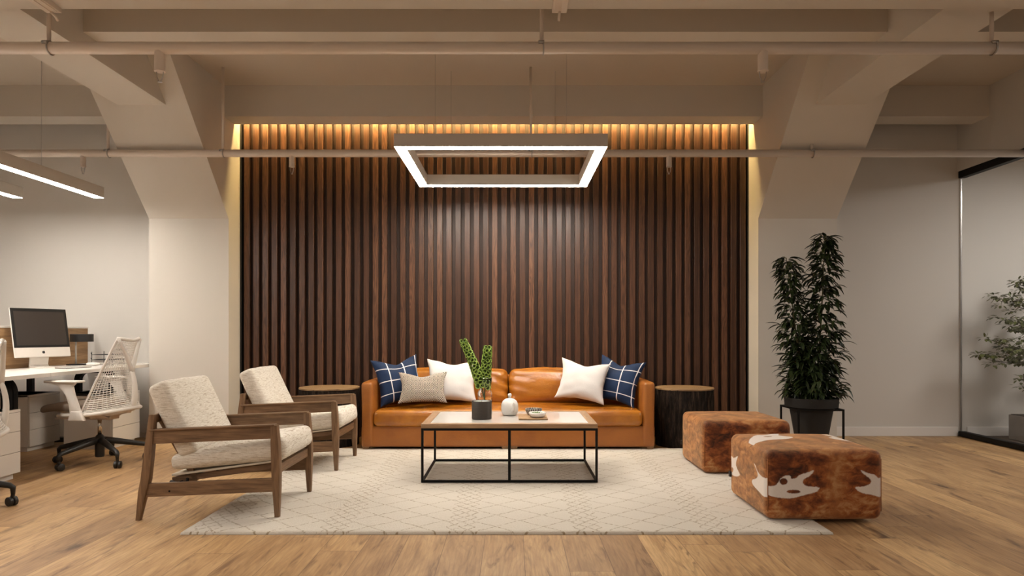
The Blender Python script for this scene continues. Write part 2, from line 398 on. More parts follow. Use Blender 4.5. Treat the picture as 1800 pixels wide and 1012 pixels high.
def merge(bm, tmp, M4=None, mi=None):
    if M4 is not None: bmesh.ops.transform(tmp, matrix=M4, verts=tmp.verts)
    if mi is not None:
        for f in tmp.faces: f.material_index = mi
    me = bpy.data.meshes.new('t'); tmp.to_mesh(me); tmp.free(); bm.from_mesh(me); bpy.data.meshes.remove(me)
    return bm
def box(bm, a, b, bev=0.0, seg=2, M4=None, mi=None):
    t = bmesh.new(); bmesh.ops.create_cube(t, size=1)
    for v in t.verts:
        v.co = Vector([(a[i]+b[i])/2 + v.co[i]*(b[i]-a[i]) for i in range(3)])
    if bev: bmesh.ops.bevel(t, geom=t.edges[:], offset=bev, segments=seg, profile=0.5, affect='EDGES')
    return merge(bm, t, M4, mi)
def hexa(bm, pts, bev=0.0, mi=None):                   # 8 points: bottom 4 ccw, top 4 ccw
    t = bmesh.new(); v = [t.verts.new(p) for p in pts]
    for f in ((3, 2, 1, 0), (4, 5, 6, 7), (0, 1, 5, 4), (1, 2, 6, 5), (2, 3, 7, 6), (3, 0, 4, 7)): t.faces.new([v[i] for i in f])
    bmesh.ops.recalc_face_normals(t, faces=t.faces[:])
    if bev: bmesh.ops.bevel(t, geom=t.edges[:], offset=bev, segments=2, profile=0.5, affect='EDGES')
    return merge(bm, t, None, mi)
def beam(bm, p, q, w, h, w2=None, h2=None, up=(0, 0, 1), bev=0.0, mi=None):   # tapering bar p->q
    p, q = Vector(p), Vector(q); d = (q-p).normalized(); s = d.cross(Vector(up)).normalized(); u = s.cross(d).normalized()
    w2 = w if w2 is None else w2; h2 = h if h2 is None else h2
    P = [p-s*w/2-u*h/2, p+s*w/2-u*h/2, q+s*w2/2-u*h2/2, q-s*w2/2-u*h2/2, p-s*w/2+u*h/2, p+s*w/2+u*h/2, q+s*w2/2+u*h2/2, q-s*w2/2+u*h2/2]
    return hexa(bm, P, bev, mi)
def tube(bm, pts, rad, seg=10, cap=True, mi=0, flat=1.0):
    pts = [Vector(p) for p in pts]; n = len(pts)
    rads = rad if isinstance(rad, (list, tuple)) else [rad]*n
    rings = []; prev = None
    for i, p in enumerate(pts):
        d = (pts[min(i+1, n-1)]-pts[max(i-1, 0)]).normalized()
        if prev is None:
            a = Vector((0, 0, 1)) if abs(d.z) < 0.9 else Vector((1, 0, 0))
            s = d.cross(a).normalized()
        else:
            s = (prev - d*prev.dot(d)).normalized()
        prev = s; u = d.cross(s).normalized()
        rings.append([bm.verts.new(p + (s*math.cos(2*PI*k/seg) + u*math.sin(2*PI*k/seg)*flat)*rads[i]) for k in range(seg)])
    for i in range(n-1):
        for k in range(seg):
            f = bm.faces.new((rings[i][k], rings[i][(k+1) % seg], rings[i+1][(k+1) % seg], rings[i+1][k])); f.material_index = mi; f.smooth = True
    if cap:
        f = bm.faces.new(rings[0][::-1]); f.material_index = mi; f = bm.faces.new(rings[-1]); f.material_index = mi
    return bm
def lathe(bm, prof, seg=40, c=(0, 0, 0), mi=0, closed=False):
    c = Vector(c); rings = []
    for r, z in prof:
        if r < 1e-5: rings.append([bm.verts.new(c+Vector((0, 0, z)))])
        else: rings.append([bm.verts.new(c+Vector((r*math.cos(2*PI*k/seg), r*math.sin(2*PI*k/seg), z))) for k in range(seg)])
    for a, b in zip(rings, rings[1:]):
        for k in range(seg):
            k2 = (k+1) % seg
            if len(a) == 1 and len(b) == 1: continue
            if len(a) == 1: f = bm.faces.new((a[0], b[k2], b[k]))
            elif len(b) == 1: f = bm.faces.new((a[k], a[k2], b[0]))
            else: f = bm.faces.new((a[k], a[k2], b[k2], b[k]))
            f.material_index = mi
    return bm
def bez(p0, p1, p2, n=8):
    p0, p1, p2 = map(Vector, (p0, p1, p2))
    return [p0*(1-t)**2 + p1*2*t*(1-t) + p2*t*t for t in [i/n for i in range(n+1)]]
def softbox(half, r, n=12, puff=(0, 0, 0), amp=0.0, freq=4.0, seed=0, M4=None, fine=4, pin=0.0):
    """cushion body: rounded box whose faces swell by puff and wrinkle by amp"""
    hx, hy, hz = half
    def ax(h):
        k = min(r, h*0.98); pts = [-h + k*(1-math.cos(PI/2*i/fine)) for i in range(fine)]
        mid = [(-h+k) + (2*h-2*k)*i/n for i in range(n+1)]
        pts += mid + [-q for q in pts[::-1]]
        return pts
    A = [ax(hx), ax(hy), ax(hz)]
    bm = bmesh.new(); cache = {}
    def vert(q):
        key = (round(q[0], 5), round(q[1], 5), round(q[2], 5))
        if key in cache: return cache[key]
        p = Vector(q); H = Vector(half); inner = Vector([max(-(H[i]-min(r, H[i]*0.98)), min(H[i]-min(r, H[i]*0.98), p[i])) for i in range(3)])
        d = p-inner
        if d.length > 1e-7:
            # squash to rounded corner
            m = d.length; mx = max(abs(d[i])/min(r, H[i]*0.98) for i in range(3)); nrm = Vector([d[i]/min(r, H[i]*0.98) for i in range(3)])
            nl = nrm.length
            nd = Vector([nrm[i]/nl*min(r, H[i]*0.98) for i in range(3)])
            p2 = inner + nd*min(1, mx)
        else: p2 = p.copy(); nrm = Vector((0, 0, 0))
        u = [q[i]/half[i] for i in range(3)]
        for i in range(3):
            j, k = (i+1) % 3, (i+2) % 3
            w = (1-u[j]**2)*(1-u[k]**2)
            p2[i] += u[i]*puff[i]*w
        if pin:                                       # corners drawn in
            e = sum(1 for i in range(3) if abs(u[i]) > 0.9)
        if amp:
            nn = Vector([u[i]**3 for i in range(3)]); nn = nn.normalized() if nn.length > 1e-6 else nn
            s_ = noise.noise(Vector((p2.x*freq+seed, p2.y*freq, p2.z*freq)))*0.7 + noise.noise(Vector((p2.x*freq*2.7, p2.y*freq*2.7+seed, p2.z*freq*2.7)))*0.3
            p2 += nn*s_*amp
        v = bm.verts.new(p2); cache[key] = v; return v
    for i in range(3):
        j, k = (i+1) % 3, (i+2) % 3
        for s in (-1, 1):
            for a in range(len(A[j])-1):
                for b in range(len(A[k])-1):
                    def q(x, y):
                        t = [0, 0, 0]; t[i] = s*half[i]; t[j] = A[j][x]; t[k] = A[k][y]; return vert(t)
                    vs = [q(a, b), q(a+1, b), q(a+1, b+1), q(a, b+1)]
                    if s < 0: vs = vs[::-1]
                    try: bm.faces.new(vs)
                    except ValueError: pass
    if M4 is not None: bmesh.ops.transform(bm, matrix=M4, verts=bm.verts)
    return bm
def T(x=0, y=0, z=0): return Matrix.Translation((x, y, z))
def R(a, ax): return Matrix.Rotation(math.radians(a), 4, ax)
def struct(name, bm, mat, label=None, cat=None, **k):
    o = obj(name, bm, mat, **k); o['kind'] = 'structure'
    if label: o['label'] = label
    if cat: o['category'] = cat
    return o

# ---------------------------------------------------------------- room shell
YB = 7.21; ZC = 3.525
XL, XR = -8.0, 7.4
b = new(); box(b, (XL, -1.5, -0.1), (4.72, YB, 0)); struct('floor', b, 'floor', 'warm oak plank floor running towards the back wall', 'floor')
b = new(); box(b, (4.72, -1.5, -0.1), (XR, YB, 0.004)); struct('floor_meeting_room', b, 'carpet', 'dark carpet floor inside the glass room', 'floor')
b = new(); box(b, (XL, -1.5, ZC), (XR, YB+0.15, ZC+0.12)); struct('ceiling', b, 'ceil', 'painted concrete ceiling slab above the beams', 'ceiling')
b = new(); box(b, (XL, YB, -0.1), (XR, YB+0.15, ZC)); struct('wall_back', b, 'wallpaint', 'off-white back wall behind the desks and plants', 'wall')
b = new(); box(b, (XL-0.15, -1.5, -0.1), (XL, YB+0.15, ZC)); struct('wall_left', b, 'wallpaint', 'off-white left wall of the office', 'wall')
b = new(); box(b, (XR, -1.5, -0.1), (XR+0.15, YB+0.15, ZC)); struct('wall_right', b, 'wallpaint', 'right wall of the glass room', 'wall')
b = new(); box(b, (4.70, -1.5, 2.788), (4.86, YB, ZC)); struct('wall_bulkhead', b, 'wallpaint', 'plaster bulkhead above the glass partition', 'wall')
b = new(); box(b, (4.86, -1.5, 2.90), (XR, YB, 2.96)); struct('ceiling_meeting_room', b, 'ceil', 'lower ceiling inside the glass room', 'ceiling')
for nm, x0, x1, lb in (('baseboard_left', XL, -3.637, 'white baseboard behind the desks'), ('baseboard_right', 3.255, 4.70, 'white baseboard right of the potted plant'), ('baseboard_far_right', 4.80, XR, 'white baseboard behind the glass')):
    b = new(); box(b, (x0, YB-0.015, 0.0), (x1, YB, 0.098), 0.003); struct(nm, b, 'base', lb, 'baseboard')
# columns with raking haunches
def column(x0, x1, lb):
    b = new(); prof = [(YB, 0), (6.84, 0), (6.84, 2.234), (6.84-(ZC-2.234), ZC), (YB, ZC)]
    L = [b.verts.new((x0, y, z)) for y, z in prof]; Rr = [b.verts.new((x1, y, z)) for y, z in prof]
    b.faces.new(L); b.faces.new(Rr[::-1])
    for i in range(5): b.faces.new((L[i], Rr[i], Rr[(i+1) % 5], L[(i+1) % 5]))
    bmesh.ops.recalc_face_normals(b, faces=b.faces[:])
    return struct('column', b, 'paint', lb, 'column')
column(-3.637, -2.839, 'left column with raking top, beside the office desks')
column(2.468, 3.255, 'right column with raking top, behind the potted plant')
# beams
def bm_beam(x0, x1, y0, y1, z0, lb):
    b = new(); box(b, (x0, y0, z0), (x1, y1, ZC)); return struct('ceiling_beam', b, 'paint', lb, 'beam')
bm_beam(-3.457, -3.033, 4.12, 6.6, 3.088, 'left beam running from the camera side to the left column')
bm_beam(2.659, 3.088, 4.12, 6.6, 3.088, 'right beam running from the camera side to the right column')
bm_beam(-3.457, -3.033, -1.5, 3.30, 3.088, 'left beam on the camera side of the wide cross beam')
bm_beam(2.659, 3.088, -1.5, 3.30, 3.088, 'right beam on the camera side of the wide cross beam')
bm_beam(XL, 4.70, 3.30, 4.127, 3.05, 'wide cross beam nearest the camera')
bm_beam(-3.033, 2.659, 4.827, 5.09, 3.22, 'middle cross beam between the two long beams')
bm_beam(3.088, 4.70, 4.827, 5.09, 3.22, 'cross beam right of the right long beam')
bm_beam(-2.839, 2.468, 6.72, 6.98, 3.22, 'cross beam above the slatted wall')
bm_beam(XL, -3.637, 6.72, 6.98, 3.22, 'cross beam above the office desks')
bm_beam(3.255, 4.70, 6.72, 6.98, 3.22, 'cross beam above the wall right of the column')
# slatted feature wall
sw = thing('slat_panel', 'dark walnut vertical slat panelling behind the leather sofa', 'wall panel', (0, 0, 0))
X0, X1 = -2.835, 2.464
XS0, XS1 = -2.823, 2.455
b = new(); box(b, (XS0, 7.175, 0.0), (XS1, YB-0.001, ZC-0.001)); obj('backing_board', b, 'backing', sw)
b = new(); N = 55; pitch = 0.09585
for i in range(N):
    x = -2.795 + i*pitch
    if x+0.056 > XS1: break
    box(b, (x, 7.120, 0.0), (x+0.056, 7.176, ZC-0.001), 0.0015, 1)
obj('slats', b, 'slats', sw)
for nm, xa, xb in (('edge_trim', XS0-0.012, XS0), ('edge_trim', XS1, XS1+0.012)):
    b = new(); box(b, (xa, 7.118, 0), (xb, YB-0.001, ZC-0.001)); obj(nm, b, 'shelfback', sw)
b = new(); box(b, (-2.82, 6.995, 3.325), (2.45, 7.02, 3.345)); 
led = thing('cove_light', 'amber strip light hidden above the slatted wall behind the beam', 'light', (0, 0, 0))
obj('led_strip', b, 'ledcove', led)
b = new(); box(b, (-2.83, 6.981, 3.346), (2.46, 7.03, 3.356)); box(b, (-2.83, 6.981, 3.32), (2.46, 6.994, 3.346)); obj('led_channel', b, 'fixture', led)

# glass partition on the right
gp = bpy.data.objects.new('window_1', None); C.objects.link(gp); gp['kind'] = 'structure'; gp['label'] = 'frameless glass partition in slim black rails'; gp['category'] = 'glass partition'
b = new(); box(b, (4.70, -1.5, 2.715), (4.77, YB-0.02, 2.787), 0.003); obj('top_rail', b, 'blackmetal', gp)
b = new(); box(b, (4.70, -1.5, 0.004), (4.77, YB-0.02, 0.055), 0.003); obj('bottom_rail', b, 'blackmetal', gp)
ys = [7.195, 6.285, 5.4, 4.5, 3.6, 2.7, 1.8, 0.9, 0.0]
for a_, c_ in zip(ys, ys[1:]):
    b = new(); box(b, (4.729, c_+0.003, 0.05), (4.741, a_-0.003, 2.72)); obj('glass_pane', b, 'pane', gp)
for a_ in ys[:3]:
    b = new(); box(b, (4.728, a_-0.0025, 0.05), (4.742, a_+0.0025, 2.72)); obj('pane_joint', b, 'steel', gp)

# ---------------------------------------------------------------- pipes
def sprinkler_pipe(y, z, rad, rods, heads, lb, head_r, head_h):
    t = thing('sprinkler_pipe', lb, 'pipe', (0, y, z))
    b = new(); tube(b, [(XL+0.005, 0, 0), (4.695, 0, 0)], rad, 24); obj('pipe', b, 'pipe', t)
    for x, top in rods:
        b = new(); tube(b, [(x, 0, rad*0.9), (x, 0, top-z)], 0.0125, 10); r = obj('hanger_rod', b, 'pipe', t)
        b = new(); tube(b, [(x+0.01, (rad+0.004)*math.cos(a), (rad+0.004)*math.sin(a)) for a in [2*PI*i/24 for i in range(25)]], 0.005, 6)
        tube(b, [(x-0.02, -rad*0.85, rad*0.65), (x+0.015, -rad*0.95, rad*0.65)], 0.011, 8)
        obj('pipe_clamp', b, 'steel', r)
    for x in heads:
        b = new(); lathe(b, [(0, -rad*0.6), (head_r, -rad*0.6), (head_r, -rad*0.6-head_h+0.01), (head_r*1.06, -rad*0.6-head_h+0.008), (head_r*1.06, -rad*0.6-head_h), (0, -rad*0.6-head_h)], 20, (x, 0, 0))
        h = obj('sprinkler_head', b, 'pipe', t, auto=40)
        z0 = -rad*0.6-head_h; b = new()
        tube(b, [(x-head_r*0.7, 0, z0), (x-head_r*0.6, 0, z0-0.03), (x-0.004, 0, z0-0.062), (x+0.004, 0, z0-0.062), (x+head_r*0.6, 0, z0-0.03), (x+head_r*0.7, 0, z0)], 0.003, 6)
        lathe(b, [(0, z0-0.062), (head_r*0.45, z0-0.062), (head_r*0.45, z0-0.065), (0, z0-0.065)], 12, (x, 0, 0))
        obj('deflector', b, 'steel', h, auto=40)
    return t
X = lambda px, Y: (px-HX)/F*Y
y1 = 4.25; z1 = at(0, 84.5, y1).z
sprinkler_pipe(y1, z1, 0.037, [(X(86, y1), ZC), (X(952, y1), ZC), (X(1743, y1), 3.088)], [X(281, y1), X(1341, y1)], 'thick pale sprinkler pipe nearest the camera', 0.031, 0.125)
y2 = 6.26; z2 = at(0, 269.5, y2).z
sprinkler_pipe(y2, z2, 0.034, [(X(190, y2), ZC), (X(392, y2), ZC), (X(933, y2), ZC), (X(1427, y2), 2.82)], [X(146, y2), X(513, y2), X(1176, y2)], 'thin pale sprinkler pipe crossing in front of the slatted wall', 0.024, 0.105)
# small conduits fixed under the wide beam
def conduit(x, lb):
    t = thing('track_rail', lb, 'rail', (x, 0, 3.05))
    b = new(); box(b, (-0.045, 3.35, -0.03), (0.045, 4.118, -0.0005), 0.003); box(b, (-0.03, 3.36, -0.034), (-0.005, 4.09, -0.03)); box(b, (0.01, 3.36, -0.034), (0.035, 4.09, -0.03)); obj('rail', b, 'pipe', t)
    b = new(); tube(b, [(0, 4.09, -0.036), (0, 4.13, -0.045), (0, 4.15, -0.06)], 0.008, 8); obj('wire_hook', b, 'pipe', t)
conduit(X(985, 4.03), 'short pale rail fixed under the cross beam at top centre')
conduit(X(78, 4.03), 'short pale rail fixed under the cross beam at top left')

# ---------------------------------------------------------------- lamps
FY0, FY1 = 5.0, 6.39; FZ = at(0, 258, 5.0).z
fx0, fx1 = X(692, FY0), X(1068.5, FY0)
t = thing('pendant_light', 'square white pendant frame light over the coffee table', 'pendant light', (0, 0, FZ))
wv = 0.085; hh = 0.098
def bar(x0, x1, y0, y1):
    b = new(); box(b, (x0, y0, 0.003), (x1, y1, hh), 0.001, 1); f = obj('light_bar', b, 'fixture', t)
    b = new(); box(b, (x0+0.006, y0+0.006, 0.0), (x1-0.006, y1-0.006, 0.004)); obj('diffuser', b, 'ledwhite', f)
bar(fx0, fx1, FY0, FY0+wv); bar(fx0, fx1, FY1-wv, FY1)
bar(fx0, fx0+wv, FY0+wv+0.001, FY1-wv-0.001); bar(fx1-wv, fx1, FY0+wv+0.001, FY1-wv-0.001)
for x in (fx0+0.3, fx1-0.3):
    for y in (FY0+0.04, FY1-0.04):
        b = new(); tube(b, [(x, y, hh), (x, y, ZC-FZ if y > 5.1 else 3.22-FZ)], 0.0015, 6); obj('suspension_wire', b, 'steel', t)
LZ = at(0, 348.5, 6.5).z
def linear(xr, lb, y0=1.2, y1=6.5, mat='ledlin', z=LZ, grp=None, wires=(5.7, 2.2)):
    t = thing('linear_pendant_light', lb, 'pendant light', (xr-0.045, y0, z), group=grp)
    b = new(); box(b, (-0.045, 0, 0.003), (0.045, y1-y0, 0.105), 0.001, 1); obj('housing', b, 'fixture', t)
    b = new(); box(b, (-0.041, 0.004, 0), (0.041, y1-y0-0.004, 0.004)); obj('diffuser', b, mat, t)
    for y in wires:
        b = new(); tube(b, [(0, y-y0, 0.1), (0, y-y0, ZC-z)], 0.0018, 6); obj('suspension_wire', b, 'steel', t)
linear(X(183, 6.5), 'long white linear pendant light above the desks, the one nearer the sofa')
linear(X(40.5, 6.5), 'long white linear pendant light above the desks, the one at the left edge')
# unseen linear lamps added on the camera side to balance the wall brightness
linear(-3.88, 'unseen linear fill light added behind the viewer, on the left', -1.4, 1.1, 'ledfill', 2.9, 'fill lamps added behind the viewer', (2.5, -0.8))
linear(-1.6, 'unseen linear fill light added behind the viewer, near the middle', -1.2, 2.9, 'ledfill', 2.9, 'fill lamps added behind the viewer', (2.5, -0.8))
linear(1.7, 'unseen linear fill light added behind the viewer, on the right', -1.4, 2.4, 'ledfill', 2.9, 'fill lamps added behind the viewer', (2.1, -0.9))
t = thing('ceiling_panel_light', 'flat ceiling panel light inside the glass room', 'ceiling light', (5.9, 4.6, 2.9))
b = new(); box(b, (-0.6, -1.2, -0.03), (0.6, 1.2, 0), 0.004); obj('panel_frame', b, 'fixture', t)
b = new(); box(b, (-0.57, -1.17, -0.034), (0.57, 1.17, -0.029)); obj('diffuser', b, 'ledroom', t)

# ---------------------------------------------------------------- rug
RZ = 0.02
RX0, RX1, RY0, RY1 = -1.80, 1.745, 3.70, 6.365
def rug():
    b = new(); nx, ny = 150, 110
    cx, cy = (RX0+RX1)/2, (RY0+RY1)/2; hx, hy = (RX1-RX0)/2, (RY1-RY0)/2
    def edge(n, h):
        return [-h, -h+0.004, -h+0.010, -h+0.02] + [(-h+0.03)+(2*h-0.06)*i/n for i in range(n+1)] + [h-0.02, h-0.010, h-0.004, h]
    ex, ey = edge(nx, hx), edge(ny, hy); rows = []
    for x in ex:
        row = []
        for y in ey:
            d = min(hx-abs(x), hy-abs(y)); z = RZ*math.sqrt(max(0, 1-(1-min(d, 0.02)/0.02)**2)) if d < 0.02 else RZ
            z *= 0.93
            z += noise.noise(Vector((x*30, y*30, 0)))*0.0012 if d > 0.004 else 0
            wob = noise.noise(Vector((x*9, y*9, 3)))*0.006 if d < 0.012 else 0
            row.append(b.verts.new((x+wob*(1 if x > 0 else -1)*(abs(x) > hx-0.02), y+wob*(1 if y > 0 else -1)*(abs(y) > hy-0.02), max(z, 0.001))))
        rows.append(row)
    for i in range(len(ex)-1):
        for j in range(len(ey)-1): b.faces.new((rows[i][j], rows[i+1][j], rows[i+1][j+1], rows[i][j+1]))
    o = obj('area_rug', b, 'rug', smooth=True); o.location = (cx, cy, 0.0)
    tag(o, 'large cream rug with thin tan diamond lines under the seating', 'rug')
rug()

# ---------------------------------------------------------------- sofa
sx0, sx1 = -1.388, 1.315; sc = (sx0+sx1)/2; sh = (sx1-sx0)/2
SF, SB = 6.26, 7.10
t = thing('leather_sofa', 'cognac leather sofa with one long seat cushion, against the slatted wall', 'sofa', (sc, SF, RZ))
aw = 0.108
b = new(); merge(b, softbox((sh, 0.05, 0.098), 0.02, 20, (0, 0.004, 0), 0.002, 3, 5, T(0, 0.07, 0.118))); box(b, (-sh+0.02, 0.05, 0.05), (sh-0.02, SB-SF-0.02, 0.20), 0.02); obj('base', b, 'leather_flat', t, smooth=True)
for s in (-1, 1):
    b = softbox((aw/2, (SB-SF)/2-0.01, 0.298), 0.03, 14, (0.006, 0.004, 0.006), 0.003, 5, 9+s)
    for v in b.verts:                                  # the arm flares a little towards the front and leans out
        v.co.z += 0.298+0.02
        v.co.x += s*0.010*(v.co.z/0.6)
    bmesh.ops.transform(b, matrix=T(s*(sh-aw/2-0.008), (SB-SF)/2, 0), verts=b.verts)
    obj('armrest', b, 'leather_flat', t, smooth=True)
b = softbox((sh-0.03, 0.075, 0.29), 0.04, 14, (0, 0.01, 0.006), 0.004, 4, 2, T(0, SB-SF-0.085, 0.345)); obj('back_frame', b, 'leather_flat', t, smooth=True)
cw = sh-aw-0.004
b = softbox((cw, 0.36, 0.075), 0.05, 34, (0, 0.0, 0.028), 0.006, 3.3, 21, T(0, 0.345, 0.285)); obj('seat_cushion', b, 'leather', t, smooth=True)
for s in (-1, 1):
    b = softbox((cw/2-0.002, 0.085, 0.185), 0.07, 26, (0.0, 0.070, 0.012), 0.011, 5.5, 31*s)
    for v in b.verts:                                  # gathered seams at the corners
        u = abs(v.co.x)/(cw/2); w_ = abs(v.co.z)/0.185
        if v.co.y < 0: v.co.y += 0.02*(u**4)*(0.5+0.5*math.sin(v.co.z*60+v.co.x*20))*1.0
        v.co.z -= 0.014*(u**6)*(1 if v.co.z > 0 else 0)
    bmesh.ops.transform(b, matrix=T(s*cw/2, 0.60, 0.53) @ R(-14, 'X'), verts=b.verts)
    obj('back_cushion', b, 'leather', t, smooth=True)
for x in (-sh+0.04, -0.028+0.0, 0.055, sh-0.04):
    for y in (0.06, SB-SF-0.06):
        b = new(); P = []
        for zz, k in (((0.0 if y < 0.1 else -RZ), 0.026), (0.03, 0.036)):
            P += [(x-k, y-k, zz), (x+k, y-k, zz), (x+k, y+k, zz), (x-k, y+k, zz)]
        hexa(b, P, 0.002); f = obj('foot', b, 'footwood', t)

# ---------------------------------------------------------------- throw pillows
def pillow(name, w, h, th, mat, c, yaw, pitch, roll, label, conc=0.16, dent=0.05, seed=0, group=None, crease=0.5):
    b = new(); uvl = b.loops.layers.uv.new('UVMap'); n = 30; vs = {}
    def V(i, j, s):
        edge_ = i in (0, n) or j in (0, n)
        key = (i, j, 0 if edge_ else s)
        if key in vs: return vs[key]
        u = math.sin(PI/2*(2*i/n-1)*0.98)/math.sin(PI/2*0.98); v = math.sin(PI/2*(2*j/n-1)*0.98)/math.sin(PI/2*0.98)
        cc = conc
        x = w/2*u*(1-cc*(1-v*v)*abs(u)**1.5); z = h/2*v*(1-cc*(1-u*u)*abs(v)**1.5)
        z -= dent*math.exp(-(u/0.42)**2)*max(0, (v+0.2)/1.2)**2*h
        y = 0 if edge_ else s*th/2*(((1-u**2)*(1-v**2))**0.42)*(1.0-0.25*math.exp(-(u/0.3)**2)*max(0, v)**1.5)
        q = Vector((u*2.3+seed, v*2.3, s*3.0))
        y += 0 if edge_ else noise.noise(q)*0.012*(1-max(abs(u), abs(v))**3)
        # a tucked crease coming in from the right-hand seam
        y += 0 if edge_ else -s*crease*0.03*math.exp(-((v+0.25-(1-u)*0.25)/0.07)**2)*max(0, u-0.35)
        x += noise.noise(Vector((v*3.1+seed, s, 0)))*0.006 if abs(u) > 0.9 else 0
        z += noise.noise(Vector((u*3.1+seed, 5, 0)))*0.006 if abs(v) > 0.9 else 0
        vs[key] = (b.verts.new((x, y, z)), u, v); return vs[key]
    for s in (-1, 1):
        for i in range(n):
            for j in range(n):
                q = [V(i, j, s), V(i+1, j, s), V(i+1, j+1, s), V(i, j+1, s)]
                if s > 0: q = q[::-1]
                f = b.faces.new([k[0] for k in q])
                for l, k in zip(f.loops, q): l[uvl].uv = ((k[1]+1)/2, (k[2]+1)/2)
    o = obj(name, b, mat, smooth=True)
    o.location = c; o.rotation_mode = 'XYZ'
    o.matrix_world = Matrix.Translation(c) @ R(yaw, 'Z') @ R(pitch, 'X') @ R(roll, 'Y')
    tag(o, label, 'pillow', group)
    return o
def pc(px, py, Y): return at(px, py, Y)
pillow('throw_pillow', 0.47, 0.47, 0.17, 'navy', pc(701, 668, 6.60), 26, -20, -7, 'navy blue throw pillow with white grid lines by the left sofa arm', 0.16, 0.10, 1, crease=0)
pillow('throw_pillow', 0.50, 0.44, 0.17, 'linen', pc(794, 669, 6.60), 6, -26, 3, 'plain ivory throw pillow behind the diamond-patterned pillow', 0.15, 0.06, 2)
pillow('throw_pillow', 0.46, 0.31, 0.13, 'diamond', pc(743, 681, 6.42), 3, -22, -1, 'small black and cream diamond-patterned lumbar pillow', 0.15, 0.10, 3, crease=0.4)
pillow('throw_pillow', 0.47, 0.46, 0.17, 'navy', pc(1086, 669, 6.60), -30, -18, 9, 'navy blue throw pillow with white grid lines by the right sofa arm', 0.16, 0.10, 4, crease=0)
pillow('throw_pillow', 0.48, 0.42, 0.17, 'linen', pc(1024, 669, 6.55), -10, -24, 8, 'plain ivory throw pillow leaning in front of the right navy pillow', 0.16, 0.08, 5)

# ---------------------------------------------------------------- coffee table
CX0, CX1, CY0, CY1, CT = -0.652, 0.615, 4.89, 5.71, 0.44-RZ
t = thing('coffee_table', 'rectangular coffee table with oak rim, pale glossy inset and black wire frame', 'coffee table', ((CX0+CX1)/2, (CY0+CY1)/2, RZ))
hx, hy = (CX1-CX0)/2, (CY1-CY0)/2; fw = 0.06
for (a, c, m_) in (((-hx, -hy), (hx, -hy+fw), 'oak_x'), ((-hx, hy-fw), (hx, hy), 'oak_x'), ((-hx, -hy+fw), (-hx+fw, hy-fw), 'oak_y'), ((hx-fw, -hy+fw), (hx, hy-fw), 'oak_y')):
    b = new(); box(b, (a[0], a[1], CT-0.031), (c[0], c[1], CT), 0.0015, 1); obj('rim', b, m_, t)
b = new(); box(b, (-hx+fw, -hy+fw, CT-0.025), (hx-fw, hy-fw, CT-0.002)); obj('glass_top', b, 'tabletop', t)
q = 0.017
def rod(a, c): b = new(); box(b, a, c, 0.001, 1); return b
zt = CT-0.0315
for x in (-hx, hx-q):
    for y in (-hy, hy-q): obj('leg', rod((x, y, 0), (x+q, y+q, zt)), 'blackmetal', t)
obj('leg', rod((-0.01, -hy, 0), (-0.01+q+0.003, -hy+q, zt)), 'blackmetal', t)
for z in (0.0, zt-q):
    for y in (-hy, hy-q): obj('rail', rod((-hx+q, y+0.001, z), (hx-q, y+q-0.001, z+q)), 'blackmetal', t)
    for x in (-hx, hx-q): obj('rail', rod((x+0.001, -hy+q, z), (x+q-0.001, hy-q, z+q)), 'blackmetal', t)

TZ = 0.4405
# candle
t = thing('candle', 'dark patterned cylindrical candle jar with white wax, on the coffee table', 'candle', (X(846.8, 5.2), 5.2, TZ))
b = new(); lathe(b, [(0, 0.0), (0.073, 0.0), (0.076, 0.003), (0.076, 0.134), (0.074, 0.137), (0.071, 0.134), (0.071, 0.12), (0, 0.12)], 48); obj('jar', b, 'candle', t, auto=40)
b = new(); lathe(b, [(0.0705, 0.1205), (0.0705, 0.130), (0, 0.1285)], 40); obj('wax', b, 'wax', t, auto=40)
b = new(); tube(b, [(0, 0, 0.128), (0.002, 0, 0.138)], 0.0015, 6); obj('wick', b, 'blackplastic', t)
